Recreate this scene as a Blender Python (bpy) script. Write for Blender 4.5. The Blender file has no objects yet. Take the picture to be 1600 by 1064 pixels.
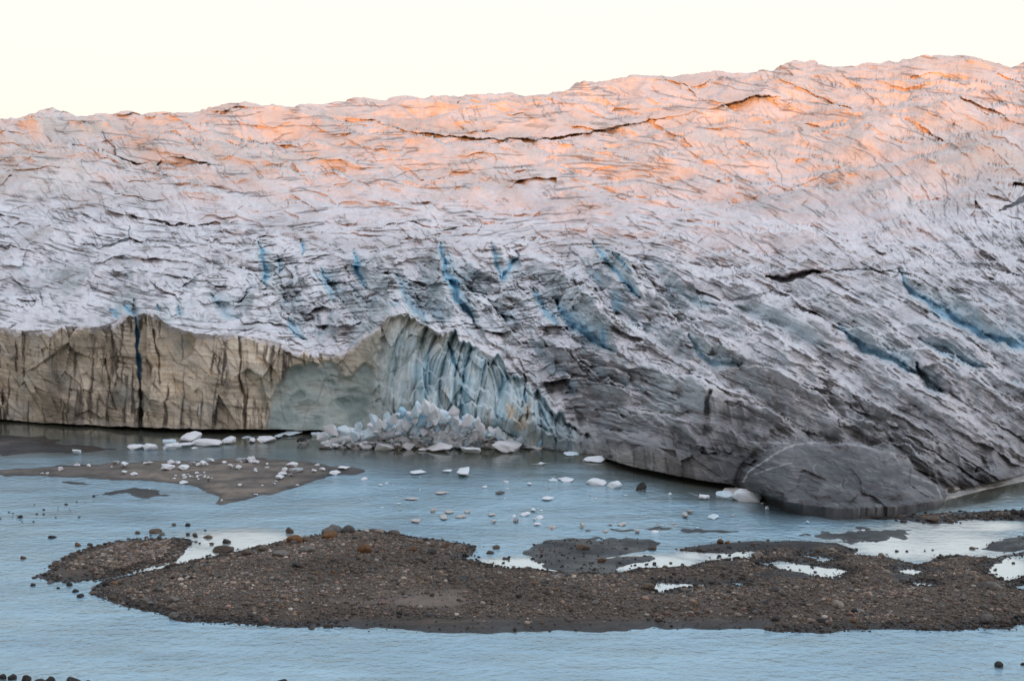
import bpy, bmesh, math, random
import numpy as np
from mathutils import Vector, Matrix

random.seed(7)
rng = np.random.default_rng(7)
scene = bpy.context.scene
COL = scene.collection
R = math.radians

# ------------------------------------------------------------------ image coordinates
# The camera stands on a bluff 40 m above the river (z = 0). Features of the
# place are given as image coordinates (u across, v down, in 1600 x 1064
# pixels) and are turned into metres here.
F, CX, CY, HZ, EYE = 2000.0, 800.0, 532.0, 300.0, 40.0
TH = math.atan((CY - HZ) / F)
ST, CT = math.sin(TH), math.cos(TH)


def ray(u, v):
    a = (u - CX) / F
    b = (CY - v) / F
    return a, CT + b * ST, -ST + b * CT


def ground(u, v, z=0.0):
    dx, dy, dz = ray(u, v)
    t = (z - EYE) / dz
    return dx * t, dy * t


def upm(v):
    """image pixels per metre (across) for something standing on the water at v"""
    _, y = ground(CX, v)
    return F / (y * CT + EYE * ST)


# ------------------------------------------------------------------- noise
_P = rng.permutation(1024)
_P = np.concatenate([_P, _P]).astype(np.int32)
_GA = rng.random(1024) * 2 * np.pi
_GX, _GY = np.cos(_GA).astype(np.float32), np.sin(_GA).astype(np.float32)
_RV = rng.random(1024)


def pn(x, y, seed=0):
    x, y = np.broadcast_arrays(np.asarray(x, float) + seed * 17.31, np.asarray(y, float) + seed * 9.77)
    xf, yf = np.floor(x), np.floor(y)
    xi, yi = xf.astype(np.int32) & 1023, yf.astype(np.int32) & 1023
    fx, fy = (x - xf).astype(np.float32), (y - yf).astype(np.float32)
    ux = fx * fx * fx * (fx * (fx * 6 - 15) + 10)
    uy = fy * fy * fy * (fy * (fy * 6 - 15) + 10)
    x1, y1 = (xi + 1) & 1023, (yi + 1) & 1023

    def g(ix, iy, dx, dy):
        h = _P[_P[ix] + iy]
        return _GX[h] * dx + _GY[h] * dy
    a = g(xi, yi, fx, fy)
    b = g(x1, yi, fx - 1, fy)
    c = g(xi, y1, fx, fy - 1)
    d = g(x1, y1, fx - 1, fy - 1)
    return 1.45 * (a + ux * (b - a) + uy * ((c + ux * (d - c)) - (a + ux * (b - a))))


def fbm(x, y, seed=0, o=4, gain=0.5, lac=2.03):
    s, a, t = 0.0, 1.0, 0.0
    for i in range(o):
        s = s + a * pn(x, y, seed + i * 3)
        t += a
        a *= gain
        x, y = x * lac, y * lac
    return s / t


def ridged(x, y, seed=0, o=3, gain=0.5):
    s, a, t = 0.0, 1.0, 0.0
    for i in range(o):
        s = s + a * (1 - np.abs(pn(x, y, seed + i * 5)) * 1.6)
        t += a
        a *= gain
        x, y = x * 2.07, y * 2.07
    return s / t


def worley(x, y, seed=0):
    x = np.asarray(x, float) + seed * 3.1
    y = np.asarray(y, float) + seed * 5.7
    xf, yf = np.floor(x), np.floor(y)
    f1 = np.full(x.shape, 9.0)
    f2 = np.full(x.shape, 9.0)
    idv = np.zeros(x.shape)
    for i in (-1, 0, 1):
        for j in (-1, 0, 1):
            cx, cy = xf + i, yf + j
            h = _P[_P[cx.astype(np.int32) & 1023] + (cy.astype(np.int32) & 1023)]
            h2 = _P[(h + 37) & 1023]
            d = np.hypot(cx + _RV[h] - x, cy + _RV[h2] - y)
            near = d < f1
            f2 = np.where(near, f1, np.minimum(f2, d))
            idv = np.where(near, _RV[_P[h2 + 11]], idv)
            f1 = np.where(near, d, f1)
    return f1, f2, idv


def facet(x, y, seed=0):
    """broken planes: every cell its own tilt; returns the height and how near its rim is"""
    x = np.asarray(x, float) + seed * 3.1
    y = np.asarray(y, float) + seed * 5.7
    xf, yf = np.floor(x), np.floor(y)
    f1 = np.full(x.shape, 9.0)
    out = np.zeros(x.shape)
    for i in (-1, 0, 1):
        for j in (-1, 0, 1):
            cx, cy = xf + i, yf + j
            h = _P[_P[cx.astype(np.int32) & 1023] + (cy.astype(np.int32) & 1023)]
            h2 = _P[(h + 37) & 1023]
            h3 = _P[(h2 + 91) & 1023]
            dx, dy = x - cx - _RV[h], y - cy - _RV[h2]
            d = np.hypot(dx, dy)
            near = d < f1
            out = np.where(near, dx * (_RV[h3] * 2 - 1) + dy * (_RV[_P[(h3 + 5) & 1023]] * 2 - 1) + 0.35 * (_RV[_P[h3 + 17]] - 0.5), out)
            f1 = np.where(near, d, f1)
    return out


def sst(a, b, x):
    t = np.clip((x - a) / (b - a), 0, 1)
    return t * t * (3 - 2 * t)


def window(x, a, b, c, d):
    return sst(a, b, x) * (1 - sst(c, d, x))


def curve(pts, x, smooth=0):
    p = np.array(pts, float)
    y = np.interp(x, p[:, 0], p[:, 1])
    if smooth:
        k = np.exp(-0.5 * (np.arange(-3 * smooth, 3 * smooth + 1) / smooth) ** 2)
        k /= k.sum()
        yy = np.pad(y, 3 * smooth, mode='edge')
        y = np.convolve(yy, k, 'valid')
    return y


def polydist(x, y, pts, reach):
    """distance to a polyline, signed side and position along it (inside reach)"""
    p = np.array(pts, float)
    d = np.full(x.shape, 1e6)
    side = np.zeros(x.shape)
    al = np.zeros(x.shape)
    m = (x > p[:, 0].min() - reach) & (x < p[:, 0].max() + reach) & (y > p[:, 1].min() - reach) & (y < p[:, 1].max() + reach)
    if not m.any():
        return d, side, al
    xs, ys = x[m], y[m]
    dd = np.full(xs.shape, 1e6)
    ss = np.zeros(xs.shape)
    aa = np.zeros(xs.shape)
    L = np.hypot(*(p[1:] - p[:-1]).T)
    cum = np.concatenate([[0], np.cumsum(L)])
    for i in range(len(p) - 1):
        ex, ey = p[i + 1] - p[i]
        t = np.clip(((xs - p[i, 0]) * ex + (ys - p[i, 1]) * ey) / (ex * ex + ey * ey), 0, 1)
        q = np.hypot(xs - p[i, 0] - t * ex, ys - p[i, 1] - t * ey)
        n = q < dd
        dd = np.where(n, q, dd)
        ss = np.where(n, np.sign(ex * (ys - p[i, 1]) - ey * (xs - p[i, 0])), ss)
        aa = np.where(n, (cum[i] + t * L[i]) / cum[-1], aa)
    d[m], side[m], al[m] = dd, ss, aa
    return d, side, al


def sdf(x, y, poly):
    """signed distance to a closed polygon, positive inside"""
    p = np.array(poly, float)
    d = np.full(x.shape, 1e9)
    ins = np.zeros(x.shape, bool)
    for i in range(len(p)):
        a, b = p[i], p[(i + 1) % len(p)]
        ex, ey = b - a
        t = np.clip(((x - a[0]) * ex + (y - a[1]) * ey) / (ex * ex + ey * ey + 1e-12), 0, 1)
        d = np.minimum(d, np.hypot(x - a[0] - t * ex, y - a[1] - t * ey))
        c = (a[1] > y) != (b[1] > y)
        xc = a[0] + (y - a[1]) * ex / (ey if abs(ey) > 1e-9 else 1e-9)
        ins ^= c & (x < xc)
    return np.where(ins, d, -d)


# --------------------------------------------------------------- materials
def mat(name, rough=0.7, spec=0.3):
    m = bpy.data.materials.new(name)
    m.use_nodes = True
    nt = m.node_tree
    b = nt.nodes['Principled BSDF']
    b.inputs['Roughness'].default_value = rough
    b.inputs['Specular IOR Level'].default_value = spec
    return m, nt, b


def N(nt, t, **kw):
    n = nt.nodes.new(t)
    for k, v in kw.items():
        setattr(n, k, v)
    return n


def noise(nt, scale, detail=4, rough=0.55, vec=None, stretch=None):
    n = N(nt, 'ShaderNodeTexNoise')
    n.inputs['Scale'].default_value = scale
    n.inputs['Detail'].default_value = detail
    n.inputs['Roughness'].default_value = rough
    if vec is None:
        vec = N(nt, 'ShaderNodeTexCoord').outputs['Object']
    if stretch:
        mp = N(nt, 'ShaderNodeMapping')
        mp.inputs['Scale'].default_value = stretch
        nt.links.new(vec, mp.inputs['Vector'])
        vec = mp.outputs['Vector']
    nt.links.new(vec, n.inputs['Vector'])
    return n


def ramp(nt, src, stops):
    r = N(nt, 'ShaderNodeValToRGB')
    e = r.color_ramp.elements
    while len(e) < len(stops):
        e.new(0.5)
    for k, (p, c) in enumerate(stops):
        e[k].position = p
        e[k].color = (*c, 1) if len(c) == 3 else c
    nt.links.new(src, r.inputs['Fac'])
    return r


def mixc(nt, a, b, fac, mode='MIX'):
    m = N(nt, 'ShaderNodeMix', data_type='RGBA', blend_type=mode)
    for sock, v in ((m.inputs[0], fac), (m.inputs[6], a), (m.inputs[7], b)):
        if hasattr(v, 'links'):
            nt.links.new(v, sock)
        else:
            sock.default_value = v if not isinstance(v, tuple) else (*v, 1)
    return m.outputs[2]


def bump(nt, b, src, strength, dist):
    n = N(nt, 'ShaderNodeBump')
    n.inputs['Distance'].default_value = dist
    if hasattr(strength, 'links'):
        nt.links.new(strength, n.inputs['Strength'])
    else:
        n.inputs['Strength'].default_value = strength
    nt.links.new(src, n.inputs['Height'])
    nt.links.new(n.outputs['Normal'], b.inputs['Normal'])
    return n


def attr(nt, name):
    return N(nt, 'ShaderNodeAttribute', attribute_name=name)


def m_attr(name, rough, spec, nscale, amt, bscale, bdist, bstr=0.6):
    """computed ground colour carried by the mesh, broken up by noise"""
    m, nt, b = mat(name, rough, spec)
    a = attr(nt, 'albedo')
    n = noise(nt, nscale, 6, 0.65)
    r = ramp(nt, n.outputs['Fac'], [(0.25, (1 - amt,) * 3), (0.75, (1 + amt,) * 3)])
    nt.links.new(mixc(nt, a.outputs['Color'], r.outputs['Color'], 1.0, 'MULTIPLY'), b.inputs['Base Color'])
    bn = noise(nt, bscale, 6, 0.65)
    bump(nt, b, bn.outputs['Fac'], bstr, bdist)
    return m


M_GLACIER = m_attr('glacier_ice', 0.62, 0.25, 1.3, 0.16, 1.6, 0.35)
M_GROUND = m_attr('silt_and_gravel', 0.75, 0.3, 5.0, 0.30, 9.0, 0.06)
_nt = M_GROUND.node_tree
_mr = N(_nt, 'ShaderNodeMapRange')
_mr.inputs['To Min'].default_value = 0.8
_mr.inputs['To Max'].default_value = 0.16
_nt.links.new(attr(_nt, 'wet').outputs['Fac'], _mr.inputs['Value'])
_nt.links.new(_mr.outputs['Result'], _nt.nodes['Principled BSDF'].inputs['Roughness'])
M_GRAVEL = m_attr('gravel_stones', 0.8, 0.25, 9.0, 0.30, 14.0, 0.03)


def m_ice(name, c0, c1, dirt=0.0):
    m, nt, b = mat(name, 0.55, 0.3)
    n = noise(nt, 1.1, 5, 0.6)
    r = ramp(nt, n.outputs['Fac'], [(0.35, c0), (0.65, c1)])
    col = r.outputs['Color']
    if dirt:
        n2 = noise(nt, 0.7, 6, 0.7)
        r2 = ramp(nt, n2.outputs['Fac'], [(0.60 - dirt * 0.25, (0, 0, 0)), (0.66 - dirt * 0.18, (1, 1, 1))])
        col = mixc(nt, col, (0.11, 0.09, 0.07), r2.outputs['Color'])
    nt.links.new(col, b.inputs['Base Color'])
    b.inputs['Subsurface Weight'].default_value = 0.45
    b.inputs['Subsurface Radius'].default_value = (0.35, 0.6, 0.8)
    bn = noise(nt, 3.5, 6, 0.65)
    bump(nt, b, bn.outputs['Fac'], 0.5, 0.12)
    return m


M_ICE = {
    'white': m_ice('white_ice', (0.82, 0.86, 0.89), (0.89, 0.90, 0.90)),
    'blue': m_ice('blue_ice', (0.32, 0.58, 0.74), (0.55, 0.74, 0.83)),
    'pale': m_ice('pale_blue_ice', (0.58, 0.74, 0.82), (0.80, 0.87, 0.90)),
    'grey': m_ice('grey_ice', (0.34, 0.35, 0.36), (0.55, 0.56, 0.57), 0.25),
    'dirty': m_ice('dirty_ice', (0.58, 0.59, 0.60), (0.76, 0.78, 0.79), 0.55),
    'dark': m_ice('dirt_covered_ice', (0.30, 0.26, 0.22), (0.45, 0.42, 0.40), 1.0),
    'tan': m_ice('silty_ice', (0.52, 0.47, 0.41), (0.66, 0.63, 0.60), 0.2),
}


def m_rock(name, c0, c1):
    m, nt, b = mat(name, 0.72, 0.35)
    n = noise(nt, 2.6, 7, 0.68)
    r = ramp(nt, n.outputs['Fac'], [(0.3, c0), (0.55, tuple(0.5 * (a + d) for a, d in zip(c0, c1))), (0.72, c1)])
    oi = N(nt, 'ShaderNodeObjectInfo')
    rr = ramp(nt, oi.outputs['Random'], [(0, (0.70, 0.70, 0.72)), (1, (1.22, 1.17, 1.10))])
    nt.links.new(mixc(nt, r.outputs['Color'], rr.outputs['Color'], 1.0, 'MULTIPLY'), b.inputs['Base Color'])
    bn = noise(nt, 6, 7, 0.7)
    bump(nt, b, bn.outputs['Fac'], 0.6, 0.1)
    return m


M_ROCK = {
    'brown': m_rock('brown_stone', (0.070, 0.052, 0.038), (0.19, 0.145, 0.105)),
    'grey': m_rock('grey_stone', (0.085, 0.080, 0.075), (0.24, 0.225, 0.205)),
    'dark': m_rock('dark_stone', (0.022, 0.021, 0.021), (0.075, 0.070, 0.066)),
    'rusty': m_rock('rusty_stone', (0.085, 0.042, 0.018), (0.26, 0.135, 0.055)),
    'pale': m_rock('pale_stone', (0.19, 0.165, 0.14), (0.38, 0.34, 0.30)),
    'pink': m_rock('pinkish_stone', (0.17, 0.095, 0.075), (0.32, 0.20, 0.165)),
}


# ------------------------------------------------------------ mesh helpers
def grid_mesh(name, X, Y, Z, albedo=None, keep=None, material=None, extra=None):
    nr, nc = X.shape
    idx = np.arange(nr * nc).reshape(nr, nc)
    q = np.stack([idx[:-1, :-1], idx[:-1, 1:], idx[1:, 1:], idx[1:, :-1]], -1).reshape(-1, 4)
    co = np.stack([X, Y, Z], -1).reshape(-1, 3).astype(np.float32)
    used = None
    if keep is not None:
        k = keep.reshape(-1)
        q = q[k[q].any(1)]
        used = np.zeros(len(co), bool)
        used[q.ravel()] = True
        remap = np.cumsum(used) - 1
        q = remap[q]
        co = co[used]
    me = mesh_from(name, co, q, 4)
    if albedo is not None:
        a = albedo.reshape(-1, 3)
        set_col(me, a[used] if used is not None else a)
    if extra:
        for n, arr in extra.items():
            at = me.attributes.new(n, 'FLOAT', 'POINT')
            arr = arr.reshape(-1)
            at.data.foreach_set('value', (arr[used] if used is not None else arr).astype(np.float32))
    me.materials.append(material)
    return me


def mesh_from(name, co, faces, k, smooth=True):
    me = bpy.data.meshes.new(name)
    me.vertices.add(len(co))
    me.vertices.foreach_set('co', np.ascontiguousarray(co, np.float32).ravel())
    nf = len(faces)
    me.loops.add(nf * k)
    me.loops.foreach_set('vertex_index', np.ascontiguousarray(faces, np.int32).ravel())
    me.polygons.add(nf)
    me.polygons.foreach_set('loop_start', np.arange(0, nf * k, k, dtype=np.int32))
    me.polygons.foreach_set('use_smooth', np.full(nf, smooth))
    me.update(calc_edges=True)
    return me


def set_col(me, a):
    at = me.attributes.new('albedo', 'FLOAT_COLOR', 'POINT')
    c = np.ones((len(a), 4), np.float32)
    c[:, :3] = np.clip(a, 0.004, 0.9)
    at.data.foreach_set('color', c.ravel())


def link(name, me, label=None, cat=None, group=None, kind=None, loc=None):
    o = bpy.data.objects.new(name, me)
    COL.objects.link(o)
    if label:
        o['label'] = label
    if cat:
        o['category'] = cat
    if group:
        o['group'] = group
    if kind:
        o['kind'] = kind
    if loc:
        o.location = loc
    return o


def lerp3(a, b, t):
    return a + (np.asarray(b, float) - a) * t[..., None]


# ================================================================= glacier
def build_glacier():
    U = np.arange(-300, 1901, 1.25)
    nc = len(U)
    nr = 600
    y0 = curve([(-300, 646), (0, 655), (60, 660), (200, 667), (290, 670), (420, 671), (500, 672), (560, 678), (620, 684),
                (760, 690), (850, 697), (930, 710), (955, 720), (1000, 732), (1080, 747), (1160, 761), (1200, 774),
                (1240, 787), (1290, 794), (1340, 795), (1420, 791), (1480, 781), (1540, 765), (1600, 752), (1700, 728), (1900, 700)], U, 6)
    y0s = y0.copy()
    y0 = y0 + 1.5 * pn(U / 23, U * 0, 3) + 0.8 * pn(U / 7, U * 0, 4)
    y1 = curve([(-300, 500), (-120, 506), (0, 512), (40, 517), (75, 514), (120, 508), (160, 513), (185, 497), (203, 488), (214, 494),
                (222, 488), (240, 490), (262, 508), (300, 520), (360, 523), (400, 525), (440, 538), (480, 548), (520, 557),
                (545, 545), (575, 520), (605, 496), (622, 489), (640, 496), (668, 510), (700, 524), (740, 540), (780, 560),
                (815, 592), (850, 628), (885, 658), (915, 680), (935, 688), (955, 684), (990, 690), (1080, 706), (1160, 722),
                (1240, 772), (1300, 785), (1340, 786), (1420, 782), (1500, 767), (1600, 743), (1900, 690)], U, 3)
    y1s = curve(list(zip(U, y1)), U, 12)
    y1 = y1 + (1 - sst(960, 1050, U)) * (4.5 * pn(U / 31, U * 0, 8) + 3.2 * pn(U / 10, U * 0, 9) + 1.5 * pn(U / 4, U * 0, 12))
    cbU = sst(555, 600, U) * (1 - sst(905, 940, U))
    y1 = y1 + cbU * sst(590, 690, U) * (15 * pn(U / 19, U * 0, 10) + 9 * pn(U / 6.5, U * 0, 11))
    ys = curve([(-300, 196), (0, 189), (50, 186), (140, 184), (200, 183), (250, 177), (285, 174), (330, 172), (352, 163), (385, 166),
                (440, 175), (470, 168), (520, 160), (560, 153), (600, 156), (620, 153), (660, 157), (720, 154), (770, 150),
                (830, 146), (870, 136), (900, 130), (935, 137), (970, 128), (1005, 119), (1040, 125), (1080, 114), (1120, 112),
                (1160, 109), (1210, 101), (1240, 95), (1262, 93), (1300, 102), (1340, 103), (1385, 92), (1410, 97), (1440, 88),
                (1475, 83), (1510, 87), (1550, 99), (1580, 103), (1600, 97), (1680, 90), (1900, 100)], U, 4)
    ys = ys + 2.5 * pn(U / 24, U * 0, 14) + 1.4 * pn(U / 8, U * 0, 15) + 4
    und = curve([(-300, 0.3), (150, 0.5), (250, 0.9), (500, 1), (570, 0), (930, 0), (955, 1), (1220, 1), (1255, 0.1), (1300, 0), (1900, 0)], U, 6)
    lip = 0.95 * und
    lean = curve([(-300, 3), (480, 3.5), (560, 6), (760, 7), (900, 5), (1000, 3), (1180, 3), (1300, 2.5), (1900, 3)], U, 8)

    vv = np.arange(40, 820.0)
    Rt = np.exp(curve([(40, math.log(1560)), (60, math.log(1450)), (100, math.log(1260)), (150, math.log(1060)), (200, math.log(870)),
                       (250, math.log(690)), (300, math.log(540)), (350, math.log(420)), (400, math.log(325)), (450, math.log(264)),
                       (500, math.log(230)), (525, math.log(219)), (560, math.log(208)), (600, math.log(198)), (640, math.log(189.5)),
                       (690, math.log(180)), (760, math.log(169)), (820, math.log(160))], vv, 14))
    T = np.linspace(0, 1, nr)[:, None]
    V = y0[None] + (ys - y0)[None] * T
    UU = np.broadcast_to(U[None], V.shape)
    Y1 = y1[None] + 0 * V
    Y0g = ground(U, y0s, lip)[1]
    top = Y0g + lean
    Ry1 = np.interp(y1s, vv, Rt)
    cl = V > Y1                                           # on the cliff face
    tc = np.clip((y0s[None] - V) / np.maximum(y0s - y1s, 4)[None], 0, 1)
    g = 1 - sst(0, 190, y1s[None] - V)
    D = np.where(cl, Y0g[None] + lean[None] * tc ** 1.4, np.maximum(np.interp(V, vv, Rt) + (top - Ry1)[None] * g, top[None] - 0.4))
    ab = Y1 - V                                           # image pixels above the brink
    cliff = sst(-3, 3, -ab)
    rightw = sst(900, 980, UU)
    # ---- shape of the face (pushed to and fro along the sight)
    dx0, dy0, dz0 = ray(UU, V)
    X = dx0 * D / dy0
    Z = EYE + dz0 * D / dy0
    facew = cliff * (1 - rightw)
    edge = sst(0, 6, -ab) * (0.35 + 0.65 * sst(0, 40, y0[None] - V))
    left = 1 - sst(470, 580, UU)
    cen = window(UU, 540, 640, 900, 960)
    xw = X + 0.35 * fbm(X / 6, Z / 9, 21, 2)
    zw = Z + 0.10 * X
    # left: buttresses, broken slabs, thin beds
    f1, f2, cid = worley(xw / 5.5, zw / 15 + 0.05 * xw, 3)
    f1b, f2b, cidb = worley(xw / 2.2, zw / 5.0, 5)
    dl = 1.6 * fbm(xw / 11, zw / 30, 31, 2) + (cid - 0.5) * 1.2 + (cidb - 0.5) * 0.4 + 3.4 * facet(xw / 6.5, zw / 11, 12) + 0.8 * facet(xw / 1.9 + 0.4 * zw, zw / 3.0, 13)
    beds = fbm(X / 26 + 5, zw / 0.55, 33, 3)
    dl = dl + 0.2 * beds + 0.22 * fbm(X / 1.3, Z / 1.6, 36, 4)
    # fresh grey-green ice where slabs have come away: smooth shells
    uw, vw = UU + 14 * fbm(UU / 40, V / 40, 37, 3), V + 14 * fbm(UU / 40, V / 40, 38, 3)
    sg = sdf(uw, vw, [(414, 690), (420, 640), (430, 604), (452, 578), (484, 562), (520, 566), (545, 586), (560, 572), (574, 566), (586, 580), (590, 630), (580, 700)])
    scar = sst(-2, 5, sg)
    shell = fbm(UU / 60 + V / 90, V / 34 - UU / 90, 39, 2)
    dl = dl * (1 - 0.8 * scar) + scar * (0.8 + 1.5 * np.sqrt(shell ** 2 + 0.006) + 0.8 * sst(0, 30, sg))
    # centre: fluted pillars
    ph = (X + 0.055 * (Z - 4) ** 2 * np.sign(X + 4) * 0.25 + 0.9 * fbm(X / 5, Z / 9, 41, 2))
    b1 = np.abs(pn(ph / 2.7, Z / 24 + 3, 43)) * 2
    b2 = np.abs(pn(ph / 1.1, Z / 7, 44)) * 2
    f1c, f2c, cidc = worley(ph / 3.2, Z / 5.5, 9)
    dc = 2.0 - 3.0 * np.sqrt(np.clip(b1, 0, 1)) - 0.9 * np.sqrt(np.clip(b2, 0, 1)) + (cidc - 0.5) * 2.4 + 0.3 * fbm(X / 1.2, Z / 2.2, 45, 4)
    gap = np.exp(-(b1 / 0.10) ** 2)
    cb = cbU[None] * sst(0, 40, UU - 562 + 0.25 * (V - 600) + 34 * fbm(V / 30, UU / 40, 48, 3))
    hgt = (y0 - y1)[None]
    ledgey = np.zeros_like(V)
    for off, dep_, sd_ in ((0.16, 1.8, 1), (0.40, 2.2, 2), (0.66, 2.4, 3)):
        yk = y1s[None] + off * hgt + 0.22 * hgt * pn(ph / 3.4, Z * 0, 190 + sd_) + 0.10 * hgt * pn(ph / 1.2, Z * 0, 194 + sd_)
        dc = dc - dep_ * sst(-1.5, 1.5, V - yk)
        ledgey = np.maximum(ledgey, np.exp(-((V - yk - 1) / 3.0) ** 2))
    dc = dc + 2.2
    dc = dc * (0.35 + 0.85 * sst(610, 690, UU)) + 1.6 * fbm(X / 6, Z / 7, 285, 3) * (1 - sst(620, 700, UU))
    face = dl * (1 - cb) + (dc + 2.2 * facet(ph / 2.6, Z / 6, 14)) * cb
    low = rightw * cliff * (1 - 0.85 * sst(1080, 1180, UU)) * (1.2 * (ridged(X / 4, Z / 9, 46, 3) - 0.5) + 0.7 * fbm(X / 1.5, Z / 3, 47, 3) + 2.0 * facet(X / 4, Z / 5, 32))
    dD = face * facew * edge + low * edge
    # the deep slot in the left cliff
    slots = [([(208, 470), (212, 500), (216, 560), (219, 605), (221, 668)], 4.2, 4.5, 1.0),
             ([(165, 560), (172, 612), (182, 640)], 2.5, 1.0, 0.0),
             ([(240, 515), (245, 545), (250, 600)], 2.5, 1.3, 0.0), ([(374, 528), (376, 590), (384, 622), (383, 668)], 3.5, 1.6, 0.0),
             ([(474, 552), (478, 570)], 2.5, 0.7, 0.0), ([(335, 560), (350, 605)], 1.5, .5, 0),
             ([(700, 535), (712, 570), (724, 596)], 4, 3.5, 0.9), ([(818, 585), (821, 610), (824, 655)], 3, 2.6, 0.9), ([(845, 640), (868, 690)], 2.5, 1.6, 0.5)]
    slotblue = np.zeros_like(V)
    slotdark = np.zeros_like(V)
    for pts, w, dep, bl in slots:
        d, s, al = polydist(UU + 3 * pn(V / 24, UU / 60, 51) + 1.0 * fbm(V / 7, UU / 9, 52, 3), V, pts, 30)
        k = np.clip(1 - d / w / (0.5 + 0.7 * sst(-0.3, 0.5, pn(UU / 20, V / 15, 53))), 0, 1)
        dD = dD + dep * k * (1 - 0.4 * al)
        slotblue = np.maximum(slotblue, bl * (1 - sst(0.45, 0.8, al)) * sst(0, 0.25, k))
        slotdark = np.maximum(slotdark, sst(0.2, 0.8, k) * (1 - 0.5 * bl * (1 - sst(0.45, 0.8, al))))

    # ---- the snout: a smooth dark dome in front of the slope
    dome = [(1156, 755), (1163, 738), (1180, 722), (1198, 704), (1240, 692), (1300, 692), (1350, 698), (1395, 708), (1412, 724), (1440, 742),
            (1470, 760), (1482, 772), (1470, 800), (1300, 830), (1180, 800)]
    wob = 3.5 * pn(UU / 25, V / 25, 61)
    sd = sdf(UU + wob, V + wob, dome)
    inn = np.clip(sd, 0, None)
    domew = 1 - np.exp(-inn / 14)
    dD = dD - 6.0 * domew + (1.6 * fbm(UU / 50, V / 30, 67, 4) + 0.7 * facet((UU - 0.3 * V) / 60, V / 40, 31) + 0.25 * ridged(UU / 24 - V / 40, V / 60, 68, 2)) * domew
    seam = np.exp(-((sd + 5) / 6) ** 2) * (V < 770)
    dD = dD + 1.5 * seam
    # second, wider roll of dark ice behind its right shoulder and the fold of the left flank
    for pts, w, dep in [([(1120, 575), (1108, 620), (1106, 650)], 34, -5.0), ([(1120, 575), (1180, 640), (1250, 690)], 26, 3.2),
                        ([(950, 640), (1040, 690), (1150, 720)], 40, 1.8), ([(1380, 560), (1480, 660), (1560, 760)], 40, -3.0),
                        ([(1240, 580), (1330, 640), (1430, 720)], 46, -2.6), ([(1340, 690), (1290, 620), (1260, 600)], 24, 1.6),
                        ([(1480, 700), (1540, 760)], 22, 1.5), ([(1040, 600), (1060, 660), (1100, 700)], 24, -2.2)]:
        d, s, al = polydist(UU + 6 * pn(UU / 30, V / 30, 63), V, pts, w + 10)
        dD = dD + dep * (1 - sst(0, 1, d / w)) * (1 - domew) * (1 - cliff)

    shd = sst(1000, 1100, UU) * sst(540, 620, V) * (1 - cliff) * (1 - domew)
    dD = dD + shd * (2.2 * (ridged(UU / 85 - V / 150, V / 240 + UU / 400, 65, 3) - 0.5) + 1.0 * (ridged(UU / 30 - V / 50, V / 90, 66, 3) - 0.5)) * -1.6
    D = D + dD
    X = dx0 * D / dy0
    Y = D
    Z = EYE + dz0 * D / dy0
    # ---- relief of the ice field (up and down, metres)
    tw = sst(4, 60, ab)                                   # dies out at the brink
    far = 1 - sst(250, 420, V)
    mid = window(V, 300, 400, 700, 900)
    wx = X + 9 * fbm(X / 60, Y / 60, 70, 2)
    wy = Y + 9 * fbm(X / 60, Y / 60, 72, 2)
    skyw = 1 - 0.5 * (1 - sst(0, 26, V - ys[None]))
    lowf = 1 - sst(300, 400, V)
    rg = ridged((wx + 0.35 * wy) / 95 + 0.2, (wy - 0.35 * wx) / 120, 74, 2)
    h = 13 * far * skyw * (rg - 0.55)
    rg2 = ridged((wx + 0.6 * wy) / 34, (wy - 0.4 * wx) / 60, 76, 3)
    h = h + (5.0 * far * skyw * lowf + 6.0 * mid * tw) * (rg2 - 0.5)
    rg3 = ridged((wx + 0.8 * wy) / 17, (wy - 0.7 * wx) / 34, 78, 2)
    h = h + (1.2 * far * skyw + 0.35 * mid * tw) * (rg3 - 0.5)
    # flow: seracs run down the slope, swinging right towards the snout
    a = curve([(-300, -0.3), (0, -0.2), (300, 0.1), (450, 0.25), (600, 0.5), (800, 0.75), (1000, 1.0), (1200, 1.35), (1400, 1.5), (1900, 1.7)], U, 20)[None]
    wob1 = 22 * fbm(UU / 80, V / 70, 80, 3) + 5 * fbm(UU / 17, V / 17, 81, 3)
    cc = UU + wob1 - a * (V - 420)
    ser = window(UU, 340, 440, 1010, 1120) * window(V, 392, 450, 660, 760) * tw
    ser = np.maximum(ser, 0.30 * window(UU, 120, 260, 1010, 1200) * window(V, 400, 470, 640, 760) * tw)
    serr = sst(1000, 1130, UU) * window(V, 415, 490, 690, 760) * tw * (1 - domew)

    def saw(S, wfrac, seed):
        q = cc / S + 0.25 * pn(UU / 90, V / 60, seed)
        fl = np.floor(q)
        t = q - fl
        k = _RV[(fl.astype(int) * 7 + seed) & 1023] * 0.7 + 0.45
        k = k * (0.35 + 0.65 * sst(-0.35, 0.3, pn(fl * 5.3, V / 75, seed + 1)))
        pr = np.where(t < wfrac, t / wfrac, 1 - (t - wfrac) / (1 - wfrac))
        wall = window(t, 0.0, 0.04, wfrac * 0.85, wfrac * 1.05) * k
        foot = window(t, -0.01, 0.02, wfrac * 0.25, wfrac * 0.6) * k
        return pr * k - 0.45, wall, foot
    p1, w1, fo1 = saw(92, 0.30, 82)
    p2, w2, fo2 = saw(37, 0.35, 84)
    s3 = ridged(cc / 20, V / 70, 86, 3)
    h = h + ser * (7.0 * p1 + 1.9 * p2 + 0.7 * (s3 - 0.5)) + serr * (3.0 * p1 + 1.0 * p2 + 0.5 * (s3 - 0.5))
    wallm = np.clip(np.maximum(ser, 0.45 * serr) * (w1 + 0.35 * w2), 0, 1)
    footm = np.clip(np.maximum(ser, 0.3 * serr) * (fo1 + 0.3 * fo2), 0, 1)
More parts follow.
